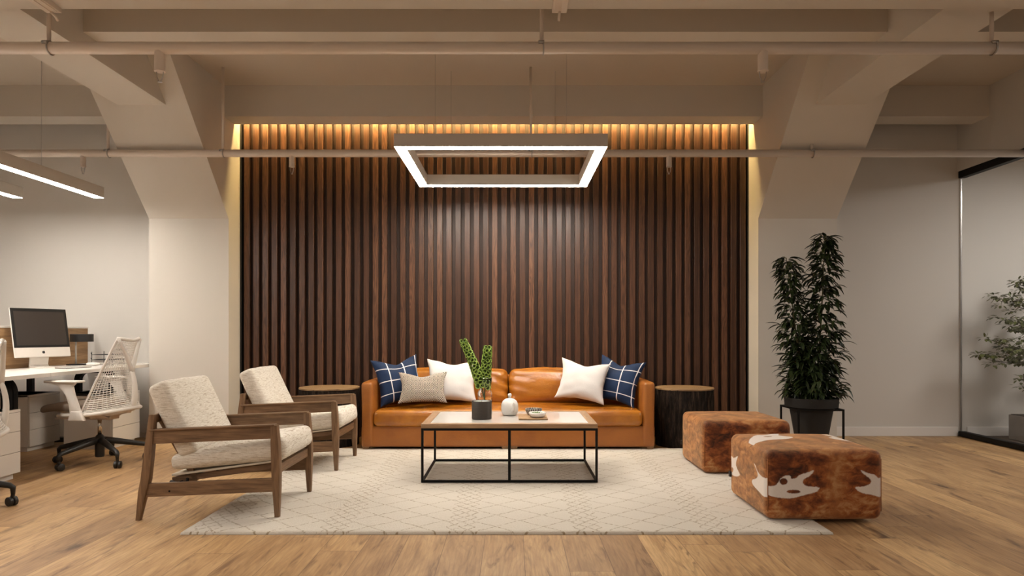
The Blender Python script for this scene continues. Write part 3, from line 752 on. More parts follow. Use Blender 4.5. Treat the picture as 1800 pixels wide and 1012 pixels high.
# vase with stems
VY = 5.42; vx = X(852.5, VY)
t = thing('glass_vase', 'clear glass vase with a pinched neck behind the candle jar', 'vase', (vx, VY, TZ))
prof = [(0, 0.0), (0.050, 0.0), (0.056, 0.006), (0.057, 0.17), (0.052, 0.19), (0.040, 0.205), (0.038, 0.215), (0.044, 0.228), (0.053, 0.26), (0.055, 0.295)]
b = new(); lathe(b, prof + [(0.0525, 0.295), (0.0505, 0.262), (0.0415, 0.229), (0.0355, 0.215), (0.0375, 0.205), (0.049, 0.188), (0.054, 0.168), (0.053, 0.012), (0, 0.010)], 40)
obj('vase_body', b, 'vaseglass', t, smooth=True)
def flower(tip, base, label, r0, r1, seed):
    rnd = random.Random(seed); t = thing('flower_stem', label, 'flower', base)
    tip = Vector(tip)-Vector(base)
    pts = bez((0, 0, 0), (tip.x*0.15, tip.y*0.3, tip.z*0.45), tip, 20)
    b = new(); tube(b, pts, [0.006-0.003*i/20 for i in range(21)], 8); obj('stalk', b, 'bellcore', t)
    b = new()
    rows = 17
    for i in range(rows):
        f = 0.40+0.59*i/(rows-1); p = pts[0].lerp(pts[0], 0)
        k = f*20; i0 = min(19, int(k)); p = pts[i0].lerp(pts[i0+1], k-i0); d = (pts[i0+1]-pts[i0]).normalized()
        rad = r0+(r1-r0)*(i/(rows-1)); s = 0.0185*(1-0.35*(i/(rows-1)))
        side = d.cross(Vector((0, 1, 0))).normalized(); up = side.cross(d).normalized()
        for m_ in range(6):
            a = 2*PI*(m_/6+0.5/6*(i % 2))+rnd.uniform(-.25, .25)
            out = (side*math.cos(a)+up*math.sin(a)); out = (out+d*rnd.uniform(0.05, 0.45)).normalized()
            c0 = p+out*rad*0.25; q0 = out.to_track_quat('Z', 'Y').to_matrix().to_4x4(); q0.translation = c0
            tb = bmesh.new(); ss = s*rnd.uniform(0.85, 1.15); L = rad*0.78
            lathe(tb, [(0.003, 0), (ss*0.45, L*0.45), (ss*0.8, L*0.8), (ss*1.18, L*1.02), (ss*1.22, L*1.0), (ss*0.74, L*0.78), (ss*0.35, L*0.45), (0, L*0.4)], 10)
            for idx, f_ in enumerate(tb.faces): f_.material_index = 1 if idx >= 40 else 0; f_.smooth = True
            merge(b, tb, q0)
    obj('bells', b, None, t, mats=['bell', 'bellcore'])
zb = TZ+0.02
def z_at(py): return at(0, py, VY).z
flower((X(814, VY), VY+0.0, z_at(599)), (vx+0.012, VY-0.005, zb), 'bright green bell-flower stem leaning left in the glass vase', 0.042, 0.030, 1)
flower((X(857.5, VY), VY+0.0, z_at(611)), (vx-0.008, VY+0.012, zb), 'bright green bell-flower stem standing upright in the glass vase', 0.044, 0.034, 2)
# white teapot-like jar
t = thing('ceramic_teapot', 'round glossy white teapot with a knobbed lid on the coffee table', 'teapot', (X(896, 5.42), 5.42, TZ), math.radians(10))
prof = [(0, 0), (0.048, 0), (0.055, 0.005), (0.065, 0.028), (0.069, 0.055), (0.066, 0.088), (0.055, 0.112), (0.042, 0.122), (0.041, 0.125)]
b = new(); lathe(b, prof+[(0, 0.124)], 40); obj('pot_body', b, 'ceramic', t, smooth=True)
b = new(); lathe(b, [(0.040, 0.1255), (0.030, 0.130), (0.012, 0.134), (0.0095, 0.140), (0.012, 0.147), (0.0155, 0.155), (0.0145, 0.165), (0.008, 0.170), (0, 0.171)], 24); obj('lid', b, 'ceramic', t, smooth=True)
b = new(); tube(b, [(0.008, -0.058, 0.035), (0.013, -0.078, 0.062), (0.016, -0.088, 0.092), (0.017, -0.096, 0.108)], [0.017, 0.013, 0.009, 0.007], 12); obj('spout', b, 'ceramic', t, smooth=True)
b = new(); tube(b, bez((0, 0.06, 0.03), (0, 0.13, 0.07), (0, 0.05, 0.105), 10), 0.006, 8); obj('handle', b, 'ceramic', t, smooth=True)
# serving board and bowls
bx, by = (X(911.5, 5.2)+X(962, 5.2))/2, 5.265
t = thing('serving_board', 'thin light wooden board under two small bowls', 'board', (bx, by, TZ))
b = new(); box(b, (-0.11, -0.15, 0), (0.11, 0.15, 0.010), 0.002); obj('board', b, 'boardwood', t)
def bowl(name, x, y, mat, label, r, h, fillf, z=0.0105):
    t = thing(name, label, 'bowl', (x, y, TZ+z))
    b = new(); lathe(b, [(0, 0), (r*0.62, 0), (r*0.80, h*0.18), (r, h*0.75), (r*0.98, h), (r*0.94, h), (r*0.90, h*0.75), (r*0.7, h*0.35), (0, h*0.25)], 36)
    obj('bowl', b, mat, t, smooth=True); fillf(t); return t
def succ(t):
    b = new(); rnd = random.Random(3)
    for i in range(26):
        a = rnd.uniform(0, 2*PI); r = rnd.uniform(0, 0.032); p = Vector((r*math.cos(a), r*math.sin(a)*0.8, 0.022)); d = Vector((math.cos(a)*0.8*r/0.03, math.sin(a)*0.8*r/0.03, 1)).normalized()
        tube(b, [p, p+d*0.008, p+d*0.016, p+d*0.022], [0.003, 0.006, 0.0045, 0.0008], 6, flat=0.5)
    obj('succulent_leaves', b, 'succulent', t)
    b = new(); lathe(b, [(0, 0.020), (0.052, 0.022), (0.054, 0.018), (0, 0.012)], 24); obj('soil', b, 'soil', t)
bowl('planter_bowl', X(944.5, 5.2), 5.2, 'ceramic', 'shallow white bowl of small green succulents, front of two', 0.066, 0.038, succ)
bowl('striped_bowl', X(938, 5.345), 5.345, 'zebra', 'shallow black bowl with pale stripes, back of two', 0.066, 0.05, lambda t: None)

# ---------------------------------------------------------------- cowhide ottomans
OX0, OX1, OD, OH = 1.455, 2.125, 0.665, 0.40
def sdf(poly, holes, u, v):
    def pd(P, x, y):
        d = 1e9; ins = False; n = len(P)
        for i in range(n):
            ax, ay = P[i]; bx_, by_ = P[(i+1) % n]; ex, ey = bx_-ax, by_-ay; wx, wy = x-ax, y-ay
            tt = max(0, min(1, (wx*ex+wy*ey)/(ex*ex+ey*ey+1e-12))); dx, dy = wx-ex*tt, wy-ey*tt; d = min(d, dx*dx+dy*dy)
            if ((ay > y) != (by_ > y)) and (x < (bx_-ax)*(y-ay)/(by_-ay)+ax): ins = not ins
        return math.sqrt(d)*(1 if ins else -1)
    r = pd(poly, u, v)
    for h in holes: r = min(r, -pd(h, u, v))
    return r
def chaikin(P, k=2):
    for _ in range(k):
        Q = []
        for i in range(len(P)):
            a, c = P[i], P[(i+1) % len(P)]; Q += [(a[0]*.75+c[0]*.25, a[1]*.75+c[1]*.25), (a[0]*.25+c[0]*.75, a[1]*.25+c[1]*.75)]
        P = Q
    return P
def ell(cx, cy, rx, ry, n=14): return [(cx+rx*math.cos(2*PI*i/n), cy+ry*math.sin(2*PI*i/n)) for i in range(n)]
def px5(p): return (p[0]/3.893+1180, p[1]/3.893+680)
ocx, ocy = (OX0+OX1)/2, 3.90+OD/2
def to_front(P): P = chaikin(P); return [((lambda w: (w.x-ocx, w.z-RZ))(at(*px5(p), 3.90))) for p in P]
def to_side(P):
    P = chaikin(P); r = []
    for p in P:
        a, c = px5(p); Y = OX0*F/(a-HX); w = at(a, c, Y); r.append((w.y-ocy, w.z-RZ))
    return r
def to_top(P):
    P = chaikin(P); r = []
    for p in P:
        a, c = px5(p); Y = (CH-0.42)*F/(c-HY); w = at(a, c, Y); r.append((w.x-ocx, w.y-ocy))
    return r
front = [(to_front([(640, 683), (700, 680), (725, 665), (745, 625), (790, 602), (820, 610), (815, 630), (850, 628), (872, 602), (930, 585), (985, 562), (955, 605), (897, 635), (900, 668), (940, 683), (1018, 683), (1000, 715), (950, 730), (890, 745), (830, 765), (750, 762), (690, 752), (640, 735)]),
          [to_front(ell(768, 648, 27, 23)), to_front(ell(835, 717, 48, 12))]),
         (to_front([(1460, 620), (1410, 628), (1398, 602), (1340, 590), (1285, 562), (1312, 598), (1352, 622), (1370, 648), (1350, 672), (1300, 683), (1248, 683), (1275, 715), (1320, 732), (1380, 740), (1425, 760), (1460, 750)]), [])]
side = [(to_side([(563, 515), (578, 535), (590, 575), (615, 608), (640, 625), (665, 630), (665, 757), (638, 757), (600, 715), (562, 672), (553, 635), (588, 628), (598, 600)]), []),
        (to_side([(412, 468), (430, 492), (466, 466), (442, 520), (452, 560), (482, 608), (440, 617), (392, 590), (380, 540), (395, 482)]), [to_side(ell(412, 568, 14, 18))])]
top = [(to_top([(522, 378), (545, 352), (580, 333), (640, 338), (700, 324), (745, 325), (725, 341), (852, 356), (800, 369), (700, 371), (640, 374), (575, 388), (525, 388)]), [to_top(ell(660, 348, 30, 3))]),
       (to_top([(1010, 326), (1120, 332), (1210, 350), (1295, 388), (1200, 374), (1130, 368), (1062, 354), (1110, 350), (1070, 338)]), [])]
def ottoman_body(patched, n=16, seed=0):
    b = softbox(((OX1-OX0)/2, OD/2, OH/2), 0.045, n, (0.006, 0.006, 0.012), 0.004, 5, seed, T(0, 0, OH/2))
    for v in b.verts: v.co.z = max(0.0, v.co.z)
    if patched:
        lay = b.verts.layers.float.new('patch')
        for v in b.verts:
            x, y, z = v.co; val = -0.2
            dxl, dyf, dzt = x+(OX1-OX0)/2, y+OD/2, OH-z
            if dyf < 0.046 and dyf <= dxl+1e-4 and dyf <= dzt+1e-4: val = max(sdf(p, h, x, z) for p, h in front)
            elif dxl < 0.046 and dxl <= dzt: val = max(sdf(p, h, y, z) for p, h in side)
            elif dzt < 0.046: val = max(sdf(p, h, x, y) for p, h in top)
            elif dyf < 0.046: val = max(sdf(p, h, x, z) for p, h in front)
            v[lay] = val
    return b
def ottoman(y, patched, label, seed):
    t = thing('cowhide_ottoman', label, 'ottoman', (ocx, y+OD/2, RZ+0.002))
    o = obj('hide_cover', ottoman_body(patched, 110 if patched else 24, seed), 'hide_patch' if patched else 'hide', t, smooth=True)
    hx_, hy_ = (OX1-OX0)/2, OD/2
    for (sx_, sy_) in ((-1, -1), (1, -1), (-1, 1), (1, 1)):
        cx_, cy_ = sx_*(hx_-0.0105), sy_*(hy_-0.0105)
        b = new(); tube(b, [(cx_, cy_, 0.05), (cx_, cy_, OH-0.05)], 0.0022, 6); obj('corner_seam', b, 'leather_flat', t)
    b = new(); box(b, (-hx_-0.016, OD*0.42, 0.12), (-hx_-0.004, OD*0.46, 0.155), 0.001); obj('side_tag', b, 'blackplastic', t)
    return t
ottoman(3.90, True, 'cowhide cube ottoman with white patches, nearest the camera', 3)
ottoman(5.19, False, 'plain brown brindle cowhide cube ottoman, behind the patched one', 8)

# ---------------------------------------------------------------- stump side tables
def stump(x, y, r, seed, label):
    t = thing('tree_stump_table', label, 'side table', (x, y, 0.0)); H = 0.548
    b = new(); seg, nz = 120, 34; rows = []
    for j in range(nz+1):
        z = H*j/nz; row = []
        for i in range(seg):
            a = 2*PI*i/seg; p = Vector((math.cos(a)*9, math.sin(a)*9, z*2.5+seed))
            rr = r*(0.965+0.02*noise.noise(Vector((math.cos(a)*1.2, math.sin(a)*1.2, seed))))+0.012*noise.noise(p)+0.006*noise.noise(p*2.6)
            row.append(b.verts.new((rr*math.cos(a), rr*math.sin(a), z)))
        rows.append(row)
    for j in range(nz):
        for i in range(seg): b.faces.new((rows[j][i], rows[j][(i+1) % seg], rows[j+1][(i+1) % seg], rows[j+1][i]))
    b.faces.new(rows[0][::-1]); b.faces.new(rows[-1])
    obj('bark', b, 'stumpbark', t, smooth=True)
    b = new(); ring = []
    for z, k in ((H-0.004, 0.985), (H+0.008, 0.99), (H+0.011, 0.98)):
        ring.append([b.verts.new((r*k*(1+0.012*noise.noise(Vector((math.cos(2*PI*i/seg)*1.5, math.sin(2*PI*i/seg)*1.5, seed))))*math.cos(2*PI*i/seg), r*k*(1+0.012*noise.noise(Vector((math.cos(2*PI*i/seg)*1.5, math.sin(2*PI*i/seg)*1.5, seed))))*math.sin(2*PI*i/seg), z)) for i in range(seg)])
    for a_, c_ in zip(ring, ring[1:]):
        for i in range(seg): b.faces.new((a_[i], a_[(i+1) % seg], c_[(i+1) % seg], c_[i]))
    b.faces.new(ring[-1]); b.faces.new(ring[0][::-1]); obj('cut_top', b, 'rings', t)
    return t
stump(1.684, 6.67, 0.285, 1.0, 'dark bark tree stump side table right of the sofa')
stump(-1.790, 6.70, 0.295, 7.0, 'dark bark tree stump side table behind the rear armchair')

# ---------------------------------------------------------------- armchairs (local x points where the sitter looks)
def armchair(loc, label):
    t = thing('lounge_armchair', label, 'armchair', loc, 0)
    # local origin: midway between the four feet; front feet x=+0.405, rear feet x=-0.405; near side y=-0.33, far side y=+0.33
    zf = RZ+0.001
    for s in (-1, 1):
        y = s*0.315
        def loft(secs, bev=0.005):                     # (x0, x1, half width, z) sections
            b = new(); R4 = [[b.verts.new(p) for p in ((x0, y-w, z), (x1, y-w, z), (x1, y+w, z), (x0, y+w, z))] for x0, x1, w, z in secs]
            b.faces.new(R4[0][::-1]); b.faces.new(R4[-1])
            for p, q_ in zip(R4, R4[1:]):
                for i in range(4): b.faces.new((p[i], p[(i+1) % 4], q_[(i+1) % 4], q_[i]))
            long_ = [e_ for e_ in b.edges if abs(e_.verts[0].co.z-e_.verts[1].co.z) > 0.02] + [e_ for e_ in b.edges if e_.is_boundary]
            bmesh.ops.bevel(b, geom=long_, offset=bev, segments=3, profile=0.5, affect='EDGES')
            return b
        obj('leg', loft([(0.391, 0.419, 0.014, zf), (0.381, 0.423, 0.023, 0.20), (0.376, 0.425, 0.025, 0.30), (0.373, 0.417, 0.025, 0.45), (0.372, 0.408, 0.024, 0.555)]), 'walnut_z', t, auto=35)
        obj('leg', loft([(-0.419, -0.391, 0.014, 0.001), (-0.400, -0.352, 0.022, 0.17), (-0.386, -0.334, 0.023, 0.24), (-0.362, -0.318, 0.022, 0.42), (-0.338, -0.304, 0.021, 0.617)]), 'walnut_z', t, auto=35)
        b = new()                                      # arm board
        hexa(b, [(-0.345, y-0.014, 0.445), (0.385, y-0.014, 0.478), (0.385, y+0.014, 0.478), (-0.345, y+0.014, 0.445), (-0.335, y-0.014, 0.525), (0.385, y-0.014, 0.556), (0.385, y+0.014, 0.556), (-0.335, y+0.014, 0.525)], 0.003)
        hexa(b, [(-0.335, y-0.027, 0.522), (0.395, y-0.027, 0.552), (0.395, y+0.027, 0.552), (-0.335, y+0.027, 0.522), (-0.335, y-0.027, 0.532), (0.395, y-0.027, 0.562), (0.395, y+0.027, 0.562), (-0.335, y+0.027, 0.532)], 0.003)
        obj('armrest', b, 'walnut_x', t)
        b = new(); hexa(b, [(-0.378, y-0.012, 0.135), (0.385, y-0.012, 0.168), (0.385, y+0.012, 0.168), (-0.378, y+0.012, 0.135), (-0.362, y-0.012, 0.215), (0.385, y-0.012, 0.248), (0.385, y+0.012, 0.248), (-0.362, y+0.012, 0.215)], 0.003)
        r = obj('side_rail', b, 'walnut_x', t)
        if s < 0:
            b = new(); tube(b, [(-0.22, y-0.0125, 0.172), (-0.22, y-0.0135, 0.172)], 0.006, 12); obj('bolt_hole', b, 'blackmetal', r)
    b = new(); box(b, (0.372, -0.30, 0.262), (0.402, 0.30, 0.318), 0.003); obj('front_rail', b, 'walnut_y', t)
    b = new(); beam(b, (-0.322, -0.30, 0.592), (-0.322, 0.30, 0.592), 0.022, 0.05, bev=0.003); obj('top_rail', b, 'walnut_y', t)
    # reclining back frame and its slats
    b = new()
    for s in (-1, 1): beam(b, (-0.10, s*0.235, 0.215), (-0.335, s*0.235, 0.615), 0.022, 0.035, bev=0.003)
    beam(b, (-0.262, -0.235, 0.49), (-0.262, 0.235, 0.49), 0.016, 0.05, bev=0.002)
    beam(b, (-0.195, -0.235, 0.375), (-0.195, 0.235, 0.375), 0.016, 0.05, bev=0.002)
    Mx = None
    obj('back_frame', b, 'walnut_z', t)
    b = new()
    for s in (-1, 1): beam(b, (-0.245, s*0.235, 0.218), (0.37, s*0.235, 0.305), 0.022, 0.034, bev=0.003)
    beam(b, (-0.23, -0.235, 0.222), (-0.23, 0.235, 0.222), 0.03, 0.03, bev=0.003)
    obj('seat_frame', b, 'walnut_x', t)
    b = new(); beam(b, (-0.24, 0, 0.252), (0.40, 0, 0.338), 0.53, 0.012, bev=0.003); obj('seat_deck', b, 'welt', t)
    # recline hardware
    b = new(); tube(b, [(-0.185, -0.28, 0.212), (-0.185, 0.28, 0.212)], 0.007, 8); 
    for s in (-1, 1):
        lathe(b, [(0, -0.004), (0.016, -0.004), (0.010, 0.03), (0, 0.03)], 14, (0, 0, 0)) if False else None
        tube(b, [(-0.245, s*0.265, 0.205), (-0.205, s*0.265, 0.202), (-0.14, s*0.265, 0.215)], [0.019, 0.010, 0.007], 10)
        tube(b, [(-0.175, s*0.262, 0.215), (-0.205, s*0.262, 0.155)], 0.007, 8)
        tube(b, [(-0.145, s*0.262, 0.235), (-0.155, s*0.262, 0.150)], 0.009, 8)
    obj('recline_bracket', b, 'blackmetal', t)
    # cushions
    Ms = T(0.098, 0, 0.370) @ R(-7.6, 'Y')
    b = softbox((0.343, 0.290, 0.056), 0.040, 20, (0.004, 0.003, 0.016), 0.003, 6, 4)
    for v in b.verts: v.co.z *= 1.0+0.20*(v.co.x/0.34)
    bmesh.ops.transform(b, matrix=Ms, verts=b.verts); obj('seat_cushion', b, 'boucle', t, smooth=True)
    Mb = T(-0.226, 0, 0.585) @ R(-25.5, 'Y')
    b = softbox((0.060, 0.295, 0.232), 0.034, 18, (0.012, 0.003, 0.006), 0.003, 6, 11, Mb); obj('back_cushion', b, 'boucle', t, smooth=True)
    return t
ax = (-1.376-2.180)/2
ch = armchair((ax+0.002, 4.305, 0), 'walnut-framed cream lounge armchair in the foreground')
dup(ch, (ax+0.002, 4.305+1.336, 0), 0, 'walnut-framed cream lounge armchair behind the front one, by the stump')

# ---------------------------------------------------------------- potted plant on stand
PX, PY = X(1426, 6.37), 6.37
t = thing('plant_stand', 'black square metal plant stand by the right column', 'plant stand', (PX, PY, 0))
q = 0.016; hs = 0.21; hz = 0.40
for sx_ in (-1, 1):
    for sy_ in (-1, 1):
        b = new(); x, y = sx_*(hs-q/2), sy_*(hs-q/2); box(b, (x-q/2, y-q/2, 0), (x+q/2, y+q/2, hz), 0.001, 1); obj('leg', b, 'blackmetal', t)
b = new()
for s in (-1, 1):
    box(b, (-hs+q, s*(hs-q/2)-q/2, hz-q), (hs-q, s*(hs-q/2)+q/2, hz), 0.001, 1); box(b, (s*(hs-q/2)-q/2, -hs+q, hz-q), (s*(hs-q/2)+q/2, hs-q, hz), 0.001, 1)
obj('top_frame', b, 'blackmetal', t)
b = new()
box(b, (-hs+q/2, -0.01, 0.10), (hs-q/2, 0.01, 0.112)); box(b, (-0.01, -hs+q/2, 0.10), (0.01, hs-q/2, 0.112)); obj('cross_brace', b, 'blackmetal', t)
PH0 = 0.113
t = thing('potted_plant', 'tall dark leafy twin-stemmed plant in a dark pot on the black stand', 'potted plant', (PX, PY, PH0))
b = new(); lathe(b, [(0, 0), (0.145, 0), (0.192, 0.285), (0.192, 0.29), (0.232, 0.292), (0.238, 0.375), (0.222, 0.378), (0.215, 0.34), (0.16, 0.33), (0, 0.33)], 48)
for v in b.verts:
    if v.co.z > 0.289 and math.hypot(v.co.x, v.co.y) > 0.15: pass
obj('pot', b, 'potdark', t, auto=35)
b = new(); lathe(b, [(0, 0.352), (0.21, 0.345), (0.21, 0.335), (0, 0.33)], 30); obj('soil', b, 'soil', t)
def leaf(b, p, d, up, L, w, droop, fold=0.3, seg=4):
    d = d.normalized(); s = d.cross(up); s = s.normalized() if s.length > 1e-4 else Vector((1, 0, 0)); u = s.cross(d).normalized()
    rows = []; pos = Vector(p); dd = d.copy()
    for i in range(seg+1):
        f = i/seg; wd = w*math.sin(PI*min(0.97, (f*0.86+0.12)))**0.8 if i < seg else 0.0008
        c = b.verts.new(pos-u*wd*fold); l = b.verts.new(pos-s*wd/2); r = b.verts.new(pos+s*wd/2); rows.append((l, c, r))
        dd = (dd+Vector((0, 0, -droop/seg))).normalized(); u = s.cross(dd).normalized(); pos = pos+dd*L/seg
    for a, c in zip(rows, rows[1:]):
        f = b.faces.new((a[0], a[1], c[1], c[0])); f.smooth = True; f = b.faces.new((a[1], a[2], c[2], c[1])); f.smooth = True
def foliage(spires, seed):
    rnd = random.Random(seed); b = new(); st = new()
    for (x0, y0, x1, y1_, zt_, rmax, cnt, z0) in spires:
        pts = bez((x0, y0, 0.33), ((x0+x1)/2+0.02, (y0+y1_)/2, zt_*0.5), (x1, y1_, zt_), 16); tube(st, pts, [0.011-0.008*i/16 for i in range(17)], 7)
        for i in range(cnt):
            f = z0+(1-z0)*(i/cnt)**0.92; k = f*16; i0 = min(15, int(k)); p = pts[i0].lerp(pts[i0+1], k-i0)
            env = rmax*(0.30+0.70*(1-f)**0.55)*(0.75+0.35*noise.noise(Vector((f*9, seed+x0*5, 0))))
            a = i*2.399+rnd.uniform(-.5, .5); el = rnd.uniform(0.15, 0.75)
            out = Vector((math.cos(a), math.sin(a), 0)); tip = p+out*env*rnd.uniform(0.35, 1.0)+Vector((0, 0, env*el*0.7))
            if i % 4 == 0: tube(st, [p, (p+tip)/2+Vector((0, 0, 0.01)), tip], [0.003, 0.0025, 0.0012], 5)
            for j in range(5):
                g = rnd.uniform(0.25, 1.0); bp = p.lerp(tip, g); aa = a+rnd.uniform(-1.1, 1.1)
                leaf(b, bp, Vector((math.cos(aa), math.sin(aa), rnd.uniform(0.1, 0.9))), Vector((0, 0, 1)), rnd.uniform(0.09, 0.155), rnd.uniform(0.022, 0.036), rnd.uniform(0.9, 2.4))
    return b, st
zT = at(0, 405, PY).z-PH0; zL = at(0, 443, PY).z-PH0
fb, sb = foliage([(0.03, 0.0, 0.125, 0.0, zT-0.05, 0.30, 165, 0.04), (-0.05, 0.02, -0.225, 0.02, zL-0.05, 0.28, 125, 0.04), (0.0, -0.05, -0.02, -0.08, 0.78, 0.34, 62, 0.05), (-0.05, 0.0, -0.13, 0.0, 0.95, 0.34, 55, 0.05), (0.08, 0.0, 0.17, -0.02, 0.98, 0.29, 45, 0.06)], 5)
obj('foliage', fb, 'leafdark', t); obj('stems', sb, 'stem', t)

# ---------------------------------------------------------------- tree behind the glass
GX, GY = 5.29, 6.80
t = thing('indoor_tree', 'slender small-leaved tree in a grey concrete pot behind the glass', 'potted tree', (GX, GY, 0.004))
b = new(); P = []
box(b, (-0.20, -0.20, 0), (0.20, 0.20, 0.25), 0.006); obj('pot', b, 'concrete', t)
b = new(); box(b, (-0.185, -0.185, 0.251), (0.185, 0.185, 0.256)); obj('soil', b, 'soil', t)
rnd = random.Random(12); bt = new(); bl = new()
trunk = bez((0, 0, 0.2), (0.03, 0.0, 0.8), (-0.02, 0.02, 1.50), 14); tube(bt, trunk, [0.016-0.010*i/14 for i in range(15)], 8)
def cluster(p, n, r):
    for _ in range(n):
        d = Vector((rnd.uniform(-1, 1), rnd.uniform(-1, 1), rnd.uniform(-.5, .6))); q = p+Vector((d.x*r, d.y*r, d.z*r*0.55))
        leaf(bl, q, d+Vector((0, 0, 0.1)), Vector((0, 0, 1)), rnd.uniform(0.032, 0.055), rnd.uniform(0.022, 0.033), 0.8, 0.15, 3)
lim = [(-0.50, 0.0, 0.84, 0.45), (-0.42, -0.1, 1.00, 0.5), (-0.25, 0.05, 1.22, 0.7), (-0.36, 0.0, 1.42, 0.85), (-0.12, 0.1, 1.58, 1.0), (-0.20, -0.1, 0.60, 0.3), (0.35, 0.05, 1.05, 0.5), (0.30, -0.1, 1.35, 0.75), (0.28, 0.1, 0.75, 0.4), (-0.05, 0.25, 1.2, 0.6), (0.02, -0.28, 1.1, 0.6), (0.12, 0.0, 1.62, 1.0), (-0.15, 0.15, 0.95, 0.5), (-0.24, -0.12, 0.86, 0.45)]
for lx, ly, lz, f in lim:
    lx *= 1.3
    k = min(13.99, f*14); i0 = int(k); p = trunk[i0].lerp(trunk[min(14, i0+1)], k-i0); tip = Vector((lx, ly, lz))
    br = bez(p, (p+tip)/2+Vector((0, 0, -0.03)), tip, 8); tube(bt, br, [0.006-0.0045*i/8 for i in range(9)], 6)
    for i in range(3, 9):
        for s in range(2):
            tw = br[i]+Vector((rnd.uniform(-.07, .07), rnd.uniform(-.07, .07), rnd.uniform(-.04, .06))); tube(bt, [br[i], tw], [0.002, 0.001], 4)
            cluster(tw, 15, 0.055)
obj('branches', bt, 'bark', t, smooth=True); obj('foliage', bl, 'leafolive', t)

# ---------------------------------------------------------------- desks
DZ = 0.775; DX1, DX0 = -3.66, -4.40
def arch_leg(t, y, xa, xb):
    b = new(); w = 0.055; r = 0.13; zt_ = DZ-0.032
    out = [(xb, 0.0)] + [(xb-r+r*math.cos(a), zt_-r+r*math.sin(a)) for a in [PI/2*i/10 for i in range(11)]] + [(xa+r+r*math.cos(a), zt_-r+r*math.sin(a)) for a in [PI/2+PI/2*i/10 for i in range(11)]] + [(xa, 0.0)]
    r2 = r-w; inn = [(xb-w, 0.0)] + [(xb-r+r2*math.cos(a), zt_-r+r2*math.sin(a)) for a in [PI/2*i/10 for i in range(11)]] + [(xa+r+r2*math.cos(a), zt_-r+r2*math.sin(a)) for a in [PI/2+PI/2*i/10 for i in range(11)]] + [(xa+w, 0.0)]
    n = len(out); V = [[b.verts.new((p[0], yy, p[1])) for p in L] for yy in (y-0.025, y+0.025) for L in (out, inn)]
    for i in range(n-1):
        b.faces.new((V[0][i], V[0][i+1], V[1][i+1], V[1][i])); b.faces.new((V[2][i], V[3][i], V[3][i+1], V[2][i+1]))
        b.faces.new((V[0][i], V[2][i], V[2][i+1], V[0][i+1])); b.faces.new((V[1][i], V[1][i+1], V[3][i+1], V[3][i]))
    for i in (0, n-1): b.faces.new((V[0][i], V[1][i], V[3][i], V[2][i]))
    bmesh.ops.recalc_face_normals(b, faces=b.faces[:]); obj('leg_frame', b, 'blackmetal', t, auto=40)
def desk(y0, y1, label, ys_):
    t = thing('office_desk', label, 'desk', (0, 0, 0))
    b = new(); box(b, (DX0, y0, DZ-0.030), (DX1, y1, DZ), 0.002); obj('desktop', b, 'whitelam', t)
    for y, xa, xb in ys_: arch_leg(t, y, xa, xb)
desk(5.42, 6.90, 'white desk with the computer monitor, against the back wall', [(5.49, -4.39, -3.99), (6.868, -4.39, -3.99)])
desk(3.70, 5.415, 'white desk at the left edge, nearer the camera', [(5.345, -4.39, -3.93), (3.80, -4.39, -3.93)])
t = thing('office_desk', 'white desk on the far side of the wooden divider', 'desk', (0, 0, 0))
b = new(); box(b, (-5.40, 3.70, DZ-0.030), (-4.442, 6.90, DZ), 0.002); obj('desktop', b, 'whitelam', t)
for y in (3.9, 6.70):
    for x in (-4.725, -5.30):
        b = new(); box(b, (x-0.028, y-0.02, 0), (x+0.028, y+0.02, DZ-0.031), 0.002); obj('leg', b, 'blackmetal', t)
t = thing('desk_divider', 'oak-veneer screen divider with a white top edge behind the monitor', 'divider', (0, 0, 0))
b = new(); box(b, (-4.437, 3.70, 0.777), (-4.402, 7.085, 1.135), 0.001, 1); obj('panel', b, 'divider', t)
b = new(); box(b, (-4.441, 3.70, 1.1355), (-4.398, 7.088, 1.152), 0.002); obj('top_cap', b, 'whitelam', t)
t = thing('low_wall_unit', 'low white unit along the back wall beyond the desk', 'cabinet', (0, 0, 0))
b = new(); box(b, (-6.0, 7.10, 0.05), (-3.642, 7.19, 0.755), 0.002); obj('body', b, 'whitelam', t)
b = new(); box(b, (-6.0, 7.09, 0.7555), (-3.642, 7.192, 0.775), 0.002); obj('top', b, 'whitelam', t)
b = new(); box(b, (-6.0, 7.12, 0.0), (-3.642, 7.19, 0.05)); obj('plinth', b, 'whitelam', t)
def pedestal(x0, x1, y0, y1, label, front='x', z=0.520):
    t = thing('drawer_pedestal', label, 'drawer unit', ((x0+x1)/2, (y0+y1)/2, 0)); hx_, hy_ = (x1-x0)/2, (y1-y0)/2
    b = new(); box(b, (-hx_, -hy_, 0.045), (hx_-0.018, hy_, z), 0.002); box(b, (-hx_, -hy_, z-0.02), (hx_, hy_, z), 0.002)
    obj('carcass', b, 'cabinet', t)
    b = new(); box(b, (-hx_+0.02, -hy_+0.02, 0.001), (hx_-0.035, hy_-0.03, 0.045)); obj('plinth', b, 'cabinet', t)
    zz = [0.045, 0.20, 0.355, z-0.021]
    for a_, c_ in zip(zz, zz[1:]):
        b = new(); box(b, (hx_-0.0175, -hy_+0.001, a_+0.0015), (hx_, hy_-0.001, c_-0.0015), 0.0015, 1); obj('drawer', b, 'cabinet', t)
pedestal(-4.30, -3.70, 4.60, 5.14, 'white drawer unit at the left edge, nearest the camera')
pedestal(-4.88, -4.41, 6.24, 6.66, 'white drawer unit under the monitor, middle of the three')
pedestal(-4.19, -3.73, 6.38, 6.84, 'white drawer unit behind the office chair base')
b = new(); box(b, (-4.62, 6.80, 0.001), (-4.42, 6.88, 0.045), 0.004); o = obj('power_strip', b, 'blackplastic'); tag(o, 'small black power box on the floor behind the drawer units', 'power strip')

